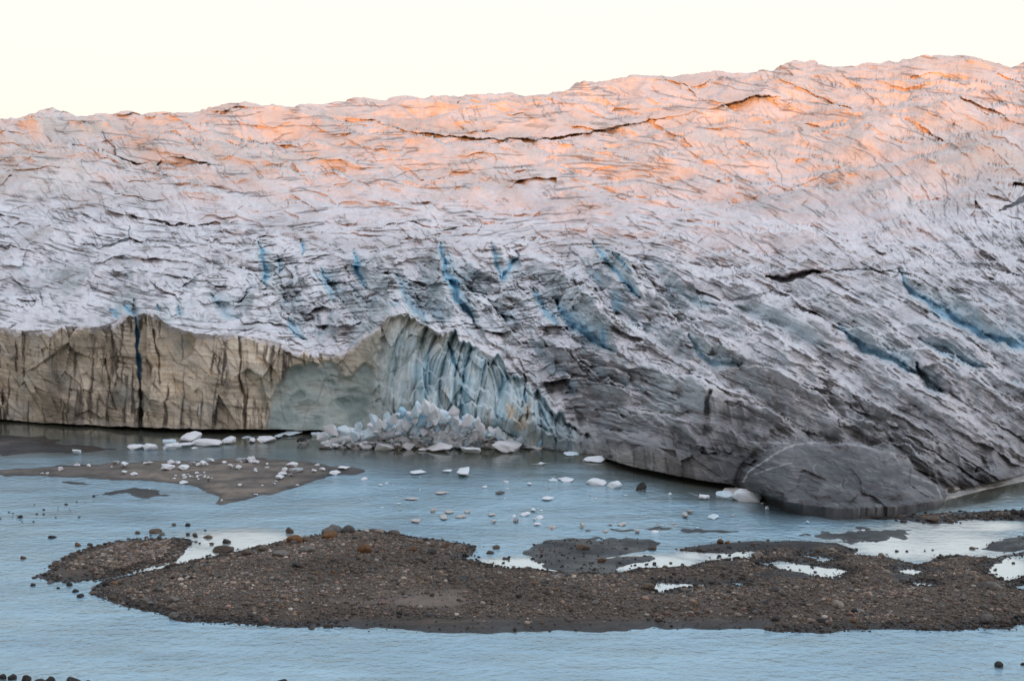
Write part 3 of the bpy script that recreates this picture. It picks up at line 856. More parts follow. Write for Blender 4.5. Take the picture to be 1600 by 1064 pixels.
    # pale veins on the dark ice
    vein = lines(cc / 34, V / 60, 170, 0.55, 2) * sst(0.15, 0.4, fbm(UU / 40, V / 40, 171, 2)) * 0.7
    vein = np.maximum(vein, lines((UU - 0.8 * V) / 34, (V + 0.2 * UU) / 40, 172, 0.5, 2) * 0.7 * sst(0.2, 0.45, fbm(UU / 45, V / 45, 173, 2)))
    vp = [([(1162, 752), (1170, 736), (1192, 722), (1215, 706), (1242, 694)], 1.9), ([(1242, 692), (1225, 682), (1200, 676), (1180, 672)], 1.8), ([(1242, 694), (1310, 690), (1360, 700), (1395, 708), (1405, 724)], 1.6),
          ([(1412, 738), (1440, 748), (1463, 758), (1472, 778)], 1.6), ([(1180, 740), (1205, 732), (1238, 722)], 1.2), ([(1222, 650), (1245, 688)], 1.4), ([(1150, 560), (1235, 588), (1305, 610)], 1.5),
          ([(1130, 660), (1165, 690), (1230, 692)], 1.3)]
    for pts, w in vp:
        d, s, al = polydist(UU + 2 * fbm(UU / 9, V / 9, 174, 3), V + 2 * fbm(UU / 9, V / 9, 175, 3), pts, 20)
        vein = np.maximum(vein, 1 - sst(0.3, 1.0, d / w / (0.6 + 0.8 * sst(-0.3, 0.3, pn(UU / 12, V / 12, 195)))))
    C = lerp3(C, (0.52, 0.51, 0.50), vein * np.clip(dirt + 0.2, 0, 1) * sst(900, 960, UU) * 0.7)
    sA = lines(UU / 90, (V - 0.32 * UU + 8 * fbm(UU / 50, V / 50, 196, 2)) / 6, 197, 0.8, 3) * sst(-0.1, 0.25, fbm(UU / 40, V / 14, 198, 3))
    sB = lines(UU / 90, (V - 0.30 * UU + 8 * fbm(UU / 50, V / 50, 196, 2)) / 7 + 30, 199, 0.8, 3) * sst(0.0, 0.3, fbm(UU / 36, V / 14, 200, 3))
    C = lerp3(C, (0.030, 0.031, 0.033), sA * dirt * 0.7)
    C = lerp3(C, (0.34, 0.335, 0.33), sB * dirt * 0.6)
    ck = lines((cc + wob1) / 26, V / 90, 176, 1.0, 4) * sst(-0.05, 0.25, fbm(UU / 40, V / 40, 177, 2))
    C = lerp3(C, (0.02, 0.02, 0.02), ck * dirt * 0.85)
    # washed rim at the water's edge
    rim = (1 - sst(0.15, 0.34, Z + 0.12 * fbm(UU / 9, V / 9, 286, 2))) * sst(1235, 1270, UU) * (0.45 + 0.55 * sst(-0.2, 0.3, fbm(UU / 25, V / 9, 287, 2))) + window(UU, 90, 140, 330, 360) * (1 - sst(1.1, 1.7, Z - 0.0)) * 0.6
    C = lerp3(C, (0.58, 0.54, 0.48), np.clip(rim, 0, 1) * 0.85)

    # ---- rows below the lip and behind the skyline
    x0, y0r, z0 = X[0], Y[0], Z[0]
    under = []
    for back, zf in ((4.5, 0.75), (6.0, -1.2)):
        k = und * back
        yy = y0r + k
        under.append((x0 * (yy / y0r), yy, np.where(und > 0.05, lip * zf if zf > 0 else -1.2, np.minimum(z0 - 0.4, 0) if zf > 0 else -1.2)))
    under = under[::-1]
    back = []
    xe, ye, ze = X[-1], Y[-1], Z[-1]
    for dy, dz in ((40, 1.0), (120, -6), (260, -40), (500, -160)):
        yy = ye + dy
        sl = (ze - EYE) / ye
        back.append((xe * yy / ye, yy, EYE + sl * ye + np.where(dy < 50, sl * dy * 0.6, sl * dy * 0.3) + dz))
    X = np.vstack([u[0] for u in under] + [X] + [b[0] for b in back])
    Y = np.vstack([u[1] for u in under] + [Y] + [b[1] for b in back])
    Z = np.vstack([u[2] for u in under] + [Z] + [b[2] for b in back])
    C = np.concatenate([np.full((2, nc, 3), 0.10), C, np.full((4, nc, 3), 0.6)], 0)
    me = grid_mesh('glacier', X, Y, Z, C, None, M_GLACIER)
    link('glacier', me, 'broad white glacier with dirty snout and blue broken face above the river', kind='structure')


build_glacier()


# =================================================================== water
def build_water():
    us = np.arange(-900, 2501, 10.0)
    vs = np.concatenate([np.arange(600, 680, 4.0), np.arange(680, 1000, 2.5), np.arange(1000, 1240, 6.0)])
    V, U = np.meshgrid(vs, us, indexing='ij')
    X, Y = ground(U, V)
    shore = curve([(-900, 655), (0, 662), (300, 668), (500, 680), (700, 702), (900, 705), (1000, 732), (1150, 760), (1250, 790), (1350, 797), (1480, 785), (1600, 755), (2500, 700)], U.ravel(), 0).reshape(U.shape)
    k = (V - shore) + 16 * fbm(U / 160, V / 30, 201, 3) + 6 * fbm(U / 50, V / 9, 202, 2)
    wide = curve([(-900, 60), (300, 56), (500, 52), (700, 48), (1000, 42), (1200, 30), (1300, 14), (1500, 20), (1600, 40), (2500, 60)], U.ravel(), 0).reshape(U.shape)
    ruf = sst(0.05, 1.0, k / (1.35 * wide))
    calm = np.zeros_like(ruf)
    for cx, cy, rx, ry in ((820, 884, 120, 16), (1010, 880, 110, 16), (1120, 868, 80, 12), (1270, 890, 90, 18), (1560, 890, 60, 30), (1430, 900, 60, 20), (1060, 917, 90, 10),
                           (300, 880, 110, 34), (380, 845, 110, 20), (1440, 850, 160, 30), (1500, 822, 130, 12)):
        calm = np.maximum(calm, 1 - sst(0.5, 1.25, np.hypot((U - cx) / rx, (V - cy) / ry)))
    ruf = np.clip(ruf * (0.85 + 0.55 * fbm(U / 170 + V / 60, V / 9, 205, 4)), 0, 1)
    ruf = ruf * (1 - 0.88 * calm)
    me = grid_mesh('river', X, Y, np.zeros_like(X), None, None, None, {'ruffle': ruf, 'calm': calm})
    me.materials.clear()
    m, nt, b = mat('glacial_water', 0.1, 0.5)
    at = attr(nt, 'ruffle')
    b.inputs['IOR'].default_value = 1.9
    b.inputs['Metallic'].default_value = 0.42
    r = ramp(nt, at.outputs['Fac'], [(0.0, (0.15, 0.155, 0.12)), (1.0, (0.40, 0.59, 0.70))])  # olive end: the cliff's reflection painted into the sheltered water
    n = noise(nt, 0.06, 6, 0.62, stretch=(0.7, 2.2, 1))
    rr = ramp(nt, n.outputs['Fac'], [(0.3, (0.74, 0.78, 0.80)), (0.7, (1.16, 1.14, 1.12))])
    ca_ = attr(nt, 'calm')
    wc = mixc(nt, r.outputs['Color'], rr.outputs['Color'], 1.0, 'MULTIPLY')
    nt.links.new(mixc(nt, wc, (0.62, 0.66, 0.66), ca_.outputs['Fac']), b.inputs['Base Color'])  # still pools: bright sky reflection put into the base colour
    ro = N(nt, 'ShaderNodeMapRange')
    ro.inputs['To Min'].default_value = 0.04
    ro.inputs['To Max'].default_value = 0.22
    nt.links.new(at.outputs['Fac'], ro.inputs['Value'])
    nt.links.new(ro.outputs['Result'], b.inputs['Roughness'])
    w1 = noise(nt, 1.1, 4, 0.6, stretch=(0.7, 1.0, 1))
    w2 = noise(nt, 0.22, 3, 0.5, stretch=(0.6, 1.0, 1))
    ad = N(nt, 'ShaderNodeMath', operation='ADD')
    nt.links.new(w1.outputs['Fac'], ad.inputs[0])
    nt.links.new(w2.outputs['Fac'], ad.inputs[1])
    st = N(nt, 'ShaderNodeMapRange')
    st.inputs['To Min'].default_value = 0.03
    st.inputs['To Max'].default_value = 0.55
    nt.links.new(at.outputs['Fac'], st.inputs['Value'])
    bump(nt, b, ad.outputs[0], st.outputs['Result'], 0.55)
    me.materials.append(m)
    link('river', me, 'milky blue glacial river', kind='structure')


build_water()

# =========================================================== bars and banks
MAIN = [(140, 925), (165, 905), (230, 892), (262, 886), (300, 874), (340, 868), (370, 862), (400, 853), (440, 846), (480, 838), (520, 832), (580, 828),
        (630, 836), (670, 842), (720, 848), (745, 853), (738, 866), (725, 873), (770, 882), (830, 889), (900, 896), (975, 894), (992, 888), (1080, 885),
        (1098, 878), (1120, 874), (1170, 870), (1185, 862), (1160, 862), (1080, 862), (1062, 861), (1075, 855), (1110, 848), (1180, 845), (1250, 844),
        (1310, 849), (1342, 858), (1330, 865), (1380, 869), (1410, 876), (1430, 881), (1455, 878), (1466, 868), (1500, 867), (1545, 872), (1575, 866), (1600, 862),
        (1700, 850), (1900, 840), (1900, 950), (1700, 965), (1600, 974), (1580, 980), (1450, 984), (1400, 982), (1320, 983), (1300, 987), (1260, 988), (1200, 986),
        (1100, 982), (1000, 981), (900, 985), (800, 988), (700, 988), (600, 984), (500, 980), (400, 976), (300, 972), (265, 966), (215, 952), (165, 938)]
POOLS = [[(1190, 880), (1215, 876), (1250, 880), (1300, 886), (1326, 892), (1300, 902), (1265, 897), (1220, 889)], [(1545, 884), (1570, 872), (1620, 866), (1640, 900), (1590, 902), (1575, 908), (1540, 895)],
         [(1400, 892), (1420, 888), (1444, 892), (1430, 897)], [(1425, 910), (1450, 911), (1458, 914), (1430, 915)], [(1016, 918), (1030, 912), (1075, 911), (1108, 913), (1060, 917), (1040, 924), (1022, 925)],
         [(1140, 911), (1160, 911), (1155, 914)], [(1255, 868), (1300, 873), (1285, 877)], [(1590, 915), (1620, 912), (1620, 922), (1590, 920)]]
ISLET = [(55, 900), (75, 893), (90, 880), (130, 862), (180, 848), (230, 845), (280, 842), (298, 850), (284, 860), (275, 874), (240, 882), (200, 893), (150, 905), (110, 910), (75, 908)]
MUDFLAT = [(818, 868), (832, 850), (870, 842), (940, 840), (1010, 842), (1036, 852), (1022, 859), (990, 862), (945, 870), (990, 868), (1020, 866), (1028, 872), (1010, 880), (975, 888), (950, 899), (900, 901), (862, 888), (832, 878)]
SANDBAR = [(-500, 734), (-250, 734), (0, 733), (100, 728), (200, 722), (300, 719), (400, 716), (480, 722), (530, 728), (575, 735), (560, 739), (520, 742), (500, 748), (470, 760), (420, 772),
           (370, 783), (345, 789), (335, 787), (334, 777), (320, 766), (290, 757), (240, 751), (160, 748), (80, 745), (0, 743), (-250, 745), (-500, 748)]
MUDBANK = [(-500, 685), (0, 681), (60, 682), (95, 687), (90, 693), (140, 697), (175, 702), (160, 705), (80, 707), (0, 711), (-250, 715), (-500, 718)]
SPIT = [(1300, 808), (1340, 807), (1400, 806), (1500, 801), (1600, 796), (1900, 780), (1900, 805), (1600, 813), (1520, 812), (1490, 817), (1440, 818), (1415, 812), (1360, 810)]
RIGHTFLAT = [(1520, 858), (1545, 848), (1575, 838), (1620, 832), (1900, 818), (1900, 845), (1700, 852), (1600, 861), (1560, 861)]
SHOAL_A = [(1238, 835), (1300, 831), (1360, 829), (1412, 827), (1425, 834), (1385, 843), (1330, 845), (1270, 840)]
SHOAL_B = [(160, 770), (190, 766), (215, 761), (245, 766), (264, 775), (235, 778), (200, 773)]
SHOAL_C = [(82, 752), (110, 752), (146, 755), (130, 757), (100, 754)]
SHOAL_D = [(920, 829), (1000, 826), (1060, 825), (1130, 828), (1160, 831), (1090, 832), (1040, 829), (980, 829)]
BANK = [(-900, 1040), (-60, 1050), (0, 1056), (60, 1061), (130, 1065), (200, 1072), (420, 1080), (2000, 1085), (2000, 1240), (-900, 1240)]


def wpoly(p):
    return [ground(u, v) for u, v in p]


HEIGHTS = []


def bar_height(X, Y, poly, hmax, slope, pools=(), wob=0.5, seed=0, rough=0.06):
    wx = X + wob * fbm(X / 4, Y / 4, 300 + seed, 3)
    wy = Y + wob * 2 * fbm(X / 5, Y / 6, 305 + seed, 3)
    s = sdf(wx, wy, wpoly(poly))
    for p in pools:
        s = np.minimum(s, -sdf(wx, wy, wpoly(p)) * 1.0)
    z = hmax * np.tanh(s * slope / hmax)
    z = z + rough * fbm(X / 2.2, Y / 2.2, 310 + seed, 4) + 0.6 * rough * sst(0, 3, s) * hmax * fbm(X / 9, Y / 9, 315 + seed, 3) * 3
    return z, s


def build_bar(name, label, poly, hmax, slope, style, pools=(), wob=0.5, seed=0, rough=0.05, du=2.0, dv=0.9):
    p = np.array(poly, float)
    us = np.arange(p[:, 0].min() - 12, p[:, 0].max() + 12, du)
    vs = np.arange(p[:, 1].min() - 6, p[:, 1].max() + 6, dv)[::-1]
    V, U = np.meshgrid(vs, us, indexing='ij')
    X, Y = ground(U, V)
    z, s = bar_height(X, Y, poly, hmax, slope, pools, wob, seed, rough)
    C = np.empty(X.shape + (3,))
    wet = 1 - sst(0.05, 0.35, z) if style != 'sand' else 0.75 * (1 - sst(0.02, 0.16, z))
    n1 = fbm(X / 6, Y / 6, 320 + seed, 4)
    n2 = fbm(X / 1.2, Y / 1.2, 321 + seed, 4)
    if style == 'gravel':
        C[:] = (0.11, 0.088, 0.070)
        sandy = window(U, 500, 560, 720, 760) * window(V, 925, 940, 962, 972) + 0.6 * window(U, 480, 500, 520, 530) * window(V, 905, 912, 925, 930)
        sandy = np.clip((np.maximum(1.15 - np.hypot((U - 645) / 135, (V - 949) / 19), 0.75 - np.hypot((U - 508) / 40, (V - 925) / 11)) + 0.7 * fbm(X / 5, Y / 2.6, 348, 4) - 0.35) * 2.5, 0, 1)
        C = lerp3(C, (0.20, 0.155, 0.125), sandy)
        mud = sst(0.05, 0.35, n1 + 0.25 * sst(1050, 1150, U) * (1 - sst(900, 920, V)) + 0.8 * (1 - sst(852, 868, V)) * sst(1050, 1080, U) - 0.25)
        C = lerp3(C, (0.050, 0.047, 0.046), mud)
        streak = sst(0.0, 0.3, fbm(X / 14, (Y - 0.02 * X) / 0.35, 325, 3)) * sst(966, 974, V) * sst(480, 560, U) * (1 - sst(1180, 1240, U))
        C = lerp3(C, (0.14, 0.105, 0.085), streak * 0.7)
        wet = np.maximum(wet, 0.75 * sst(966, 976, V) * sst(430, 560, U) * (1 - sst(1190, 1240, U)) * (1 - streak))
    elif style == 'sand':
        C[:] = (0.17, 0.145, 0.122)
        C = lerp3(C, (0.31, 0.25, 0.195), sst(-0.2, 0.35, fbm(X / 9, Y / 2.5, 330, 4)) * 0.8 * window(U, 140, 260, 420, 520))
        C = lerp3(C, (0.075, 0.07, 0.067), sst(0.0, 0.45, fbm(X / 7, Y / 2.2, 326, 4) + 0.15 * sst(300, 480, U)) * 0.75)
    else:
        C[:] = (0.075, 0.071, 0.068)
        C = lerp3(C, (0.145, 0.125, 0.105), sst(-0.05, 0.4, n1 + 0.5 * fbm(X / 2.5, Y / 1.2, 329 + seed, 3)) * 0.8)
    C *= (1 + 0.35 * n2 + (0.3 * fbm(X / 3, Y / 1.2, 327 + seed, 4) if style == 'sand' else 0))[..., None]
    C = lerp3(C, (0.026, 0.025, 0.026), wet * 0.8)
    sheen = np.clip(wet * (0.55 + 0.8 * n1) + (0.5 * sst(0.0, 0.35, fbm(X / 5, Y / 2.0, 328 + seed, 3)) if style == 'mud' else 0), 0, 1)
    me = grid_mesh(name, X, Y, z, C, z > -0.06, M_GROUND, {'wet': sheen})
    link(name, me, label, kind='structure')
    HEIGHTS.append((poly, hmax, slope, pools, wob, seed, rough))


build_bar('gravel_bar', 'long brown gravel bar in the middle of the river', MAIN, 0.95, 0.16, 'gravel', POOLS, 0.7, 1, 0.06)
build_bar('gravel_islet', 'small cobbled islet at the left tip of the gravel bar', ISLET, 0.5, 0.16, 'gravel', (), 0.5, 2, 0.05)
build_bar('mudflat', 'low dark mudflat behind the gravel bar', MUDFLAT, 0.20, 0.06, 'mud', (), 1.0, 3, 0.06)
build_bar('sandbar', 'dark sandbar strewn with stranded white ice', SANDBAR, 0.7, 0.09, 'sand', (), 0.9, 4, 0.07)
build_bar('mudbank', 'flat dark mud bank below the left ice cliff', MUDBANK, 0.35, 0.05, 'mud', (), 1.0, 5, 0.07)
build_bar('gravel_spit', 'narrow stony spit below the dark snout', SPIT, 0.45, 0.12, 'gravel', (), 0.7, 6, 0.08)
build_bar('mudflat', 'dark mudflat at the right edge of the river', RIGHTFLAT, 0.22, 0.05, 'mud', (), 1.0, 7, 0.06)
build_bar('shoal', 'wet dark shoal right of the lagoon', SHOAL_A, 0.06, 0.03, 'mud', (), 1.4, 8, 0.09)
build_bar('shoal', 'wet dark shoal left of the sandbar tip', SHOAL_B, 0.06, 0.05, 'mud', (), 1.2, 9, 0.10)
build_bar('shoal', 'thin wet shoal at the far left', SHOAL_C, 0.06, 0.05, 'mud', (), 0.8, 10, 0.04)
build_bar('shoal', 'long thin wet shoal behind the mudflat', SHOAL_D, 0.04, 0.05, 'mud', (), 0.9, 11, 0.07)


def ground_z(x, y):
    x, y = np.atleast_1d(np.asarray(x, float)), np.atleast_1d(np.asarray(y, float))
    z = np.zeros_like(x)
    for a in HEIGHTS:
        w = np.array(wpoly(a[0]))
        k = (x > w[:, 0].min() - 3) & (x < w[:, 0].max() + 3) & (y > w[:, 1].min() - 4) & (y < w[:, 1].max() + 4)
        if k.any():
            z[k] = np.maximum(z[k], bar_height(x[k], y[k], *a)[0])
    return z


def build_bank():
    xs = np.arange(-150, 151, 1.5)
    ys = np.concatenate([np.arange(-60, 90, 5.0), np.arange(90, 112, 0.5)])
    Y, X = np.meshgrid(ys, xs, indexing='ij')
    bk = [ground(u, v) for u, v in ((-900, 1050), (-200, 1058), (0, 1061), (70, 1065), (140, 1072), (400, 1080), (1700, 1085), (2500, 1085))]
    edge = curve(bk, X.ravel()).reshape(X.shape)
    t = np.clip(1 - Y / edge, -0.1, 1)
    Z = 36.0 * np.clip(t, 0, 1) ** 1.6 + 8 * np.minimum(t, 0) + 0.25 * fbm(X / 3, Y / 3, 331, 4) * sst(0.0, 0.02, t)
    Z = np.where(Y < 0, 36 + 0 * Y, Z)
    C = np.full(X.shape + (3,), 0.05) * (1 + 0.4 * fbm(X / 2, Y / 2, 332, 4))[..., None]
    link('river_bank', grid_mesh('river_bank', X, Y, Z, C, None, M_GROUND), 'steep stony near bank below the viewpoint', kind='structure')


build_bank()


# ============================================================ stones and ice
def ico(sub):
    bm = bmesh.new()
    bmesh.ops.create_icosphere(bm, subdivisions=sub, radius=1)
    bm.verts.ensure_lookup_table()
    v = np.array([x.co[:] for x in bm.verts])
    f = np.array([[w.index for w in q.verts] for q in bm.faces])
    bm.free()
    return v, f


ICO = {k: ico(k) for k in (1, 2, 3, 4, 5)}


def chipped(sub, r, planes=9, lo=0.55, hi=0.95, nz=0.06, power=1.0):
    """a lump with flat broken faces"""
    v, f = ICO[sub]
    v = v.copy()
    for _ in range(planes):
        n = r.normal(size=3)
        n /= np.linalg.norm(n)
        d = lo + (hi - lo) * r.random()
        t = v @ n - d
        v = v - np.clip(t, 0, None)[:, None] * n * power
    s = r.integers(0, 900)
    n3 = pn(v[:, 0] * 1.7 + v[:, 2], v[:, 1] * 1.7 - v[:, 2] * 0.6, s) + 0.5 * pn(v[:, 0] * 4 + v[:, 2] * 2, v[:, 1] * 4 - v[:, 2] * 2, s + 1)
    v = v * (1 + nz * n3)[:, None]
    return v, f


def solid(name, v, f, material, smooth=True, ang=None):
    me = mesh_from(name, v, f, 3, smooth)
    if ang:
        me.set_sharp_from_angle(angle=R(ang))
    me.materials.append(material)
    return me


# --- gravel: uncountable small stones, one object
def build_gravel():
    co, fa, al = [], [], []
    n_off = 0
    pal = np.array([[0.115, 0.085, 0.062], [0.15, 0.115, 0.088], [0.20, 0.165, 0.135], [0.075, 0.062, 0.053], [0.115, 0.105, 0.098], [0.20, 0.13, 0.10], [0.13, 0.075, 0.040], [0.05, 0.047, 0.045], [0.27, 0.235, 0.20]])
    pw = np.array([.24, .2, .12, .15, .12, .05, .03, .06, .03])
    r = np.random.default_rng(21)

    def scatter(poly, n, pools, dens):
        p = np.array(poly, float)
        got_u, got_v = [], []
        while sum(map(len, got_u)) < n:
            # even per square metre: pick in metres
            w = np.array(wpoly(poly))
            x = r.uniform(w[:, 0].min(), w[:, 0].max(), 6000)
            y = r.uniform(w[:, 1].min(), w[:, 1].max(), 6000)
            s = sdf(x, y, w)
            for q in pools:
                s = np.minimum(s, -sdf(x, y, wpoly(q)))
            k = (s > -0.9) & (np.abs(x) < 0.60 * y)
            k &= r.random(len(x)) < dens(x, y, s)
            got_u.append(x[k])
            got_v.append(y[k])
        return np.concatenate(got_u)[:n], np.concatenate(got_v)[:n]

    def uv(x, y):
        # inverse of ground(): image coordinates of a point on the water
        fx = y * CT + EYE * ST
        fz = -EYE * CT + y * ST
        return CX + F * x / fx, CY - F * fz / fx

    def dens_main(x, y, s):
        u, v = uv(x, y)
        sandy = np.clip((np.maximum(1.15 - np.hypot((u - 645) / 135, (v - 949) / 19), 0.75 - np.hypot((u - 508) / 40, (v - 925) / 11)) + 0.7 * fbm(x / 5, y / 2.6, 348, 4) - 0.35) * 2.5, 0, 1)
        mud = sst(1050, 1090, u) * (1 - sst(854, 870, v))
        n1 = fbm(x / 6, y / 6, 321, 4)
        muddy = sst(0.05, 0.35, n1 + 0.25 * sst(1050, 1150, u) * (1 - sst(900, 920, v)) - 0.25)
        streak = sst(968, 975, v) * sst(470, 560, u) * (1 - sst(1180, 1240, u))
        tip = window(u, 170, 195, 262, 272) * sst(0, 8, v - (935 + (u - 170) * 0.26))
        patchy = sst(0.05, 0.45, fbm(x / 5, y / 2.2, 347, 4))
        d = 1 - 0.93 * np.clip(sandy, 0, 1) - 0.9 * mud - 0.8 * muddy - 0.55 * patchy
        return np.clip(d, 0.03, 1) * (1 - 0.93 * streak) * (1 - 0.95 * tip) * np.where(s < 0, 0.35 * np.exp(s * 3), 1)

    def dens_isl(x, y, s):
        u, v = uv(x, y)
        tip = (1 - sst(140, 165, u)) * sst(885, 890, v)
        return (1 - 0.9 * tip) * np.where(s < 0, 0.7 * np.exp(s * 1.6), 1)

    def dens_few(x, y, s):
        return np.where(s < 0, 0.02, 0.35 + 0.6 * (fbm(x / 4, y / 4, 340, 3) > 0.15))

    jobs = [(MAIN, 68000, POOLS, dens_main, 1, 0.04, 0.13), (MAIN, 5200, POOLS, dens_main, 2, 0.11, 0.30), (ISLET, 4200, (), dens_isl, 1, 0.07, 0.18), (ISLET, 1700, (), dens_isl, 2, 0.14, 0.30),
            (MUDFLAT, 260, (), dens_few, 1, 0.06, 0.18), (SPIT, 1500, (), dens_few, 2, 0.08, 0.26), (RIGHTFLAT, 200, (), dens_few, 1, 0.06, 0.2)]
    for poly, n, pools, dens, sub, lo, hi in jobs:
        x, y = scatter(poly, n, pools, dens)
        z = ground_z(x, y)
        u, v = uv(x, y)
        v0, f0 = ICO[sub]
        nv = len(v0)
        size = lo + (hi - lo) * r.random(n) ** 2.8
        sc = np.stack([size * r.uniform(0.8, 1.35, n), size * r.uniform(0.7, 1.2, n), size * r.uniform(0.45, 0.8, n)], -1)
        ang = r.uniform(0, 2 * np.pi, n)
        P = np.broadcast_to(v0, (n, nv, 3)) * (1 + r.normal(0, 0.09, (n, nv, 1)))
        tilt = r.normal(0, 0.3, n)
        P = np.stack([P[..., 0], P[..., 1] * np.cos(tilt)[:, None] - P[..., 2] * np.sin(tilt)[:, None], P[..., 1] * np.sin(tilt)[:, None] + P[..., 2] * np.cos(tilt)[:, None]], -1)
        P = P * sc[:, None, :]
        c, s_ = np.cos(ang)[:, None], np.sin(ang)[:, None]
        P = np.stack([P[..., 0] * c - P[..., 1] * s_, P[..., 0] * s_ + P[..., 1] * c, P[..., 2]], -1)
        P = P + np.stack([x, y, z + sc[:, 2] * 0.35], -1)[:, None, :]
        co.append(P.reshape(-1, 3))
        fa.append((f0[None] + (np.arange(n) * nv)[:, None, None]).reshape(-1, 3) + n_off)
        n_off += n * nv
        base = pal[r.choice(len(pal), n, p=pw)]
        # stretches of the bar differ in stone: greyer-pink left of centre, browner right
        t = fbm(x / 14, y / 9, 345, 3)
        base = base * (1 + 0.9 * t)[:, None] * np.where(u < 480, 1.08, 0.94)[:, None]
        base = base * np.where(z < 0.2, 0.45, 1.0)[:, None]
        col = base * r.uniform(0.7, 2.1, (n, 1))
        al.append(np.repeat(col, nv, 0))
    me = mesh_from('gravel', np.concatenate(co), np.concatenate(fa), 3, True)
    set_col(me, np.concatenate(al))
    me.materials.append(M_GRAVEL)
    link('gravel', me, 'brown gravel and cobbles covering the river bars', kind='stuff')


build_gravel()

# --- boulders: every one a thing
ROCKV = []
for i in range(14):
    r_ = np.random.default_rng(500 + i)
    ROCKV.append(chipped(4, r_, 7 + i % 5, 0.55, 0.98, 0.07, 0.85))
ROCKME = {}


def stone(u, v, w, hgt, tone, label, group=None, cat='boulder', name='boulder', var=None, rz=None):
    """w, hgt: width and height in image pixels; stands with its foot at (u, v)"""
    x, y = ground(u, v)
    k = upm(v)
    z = float(ground_z(x, y)[0])
    if z > 0.02:                                  # shift along the sight so it rests on the bar's top
        x, y = ground(u, v, z)
        z = float(ground_z(x, y)[0])
    i = var if var is not None else random.randrange(len(ROCKV))
    key = (i, tone)
    if key not in ROCKME:
        ROCKME[key] = solid(name, *ROCKV[i], M_ROCK[tone], True, 32)
    o = link(name, ROCKME[key], label, cat, group)
    sx, sz = w / k / 2, hgt / k
    o.scale = (sx, sx * random.uniform(0.7, 0.95), sz / 1.45)
    o.rotation_euler = (0, 0, random.uniform(-0.5, 0.5) if rz is None else rz)
    o.location = (x, y + sx * 0.5, z + sz * 0.22)
    return o


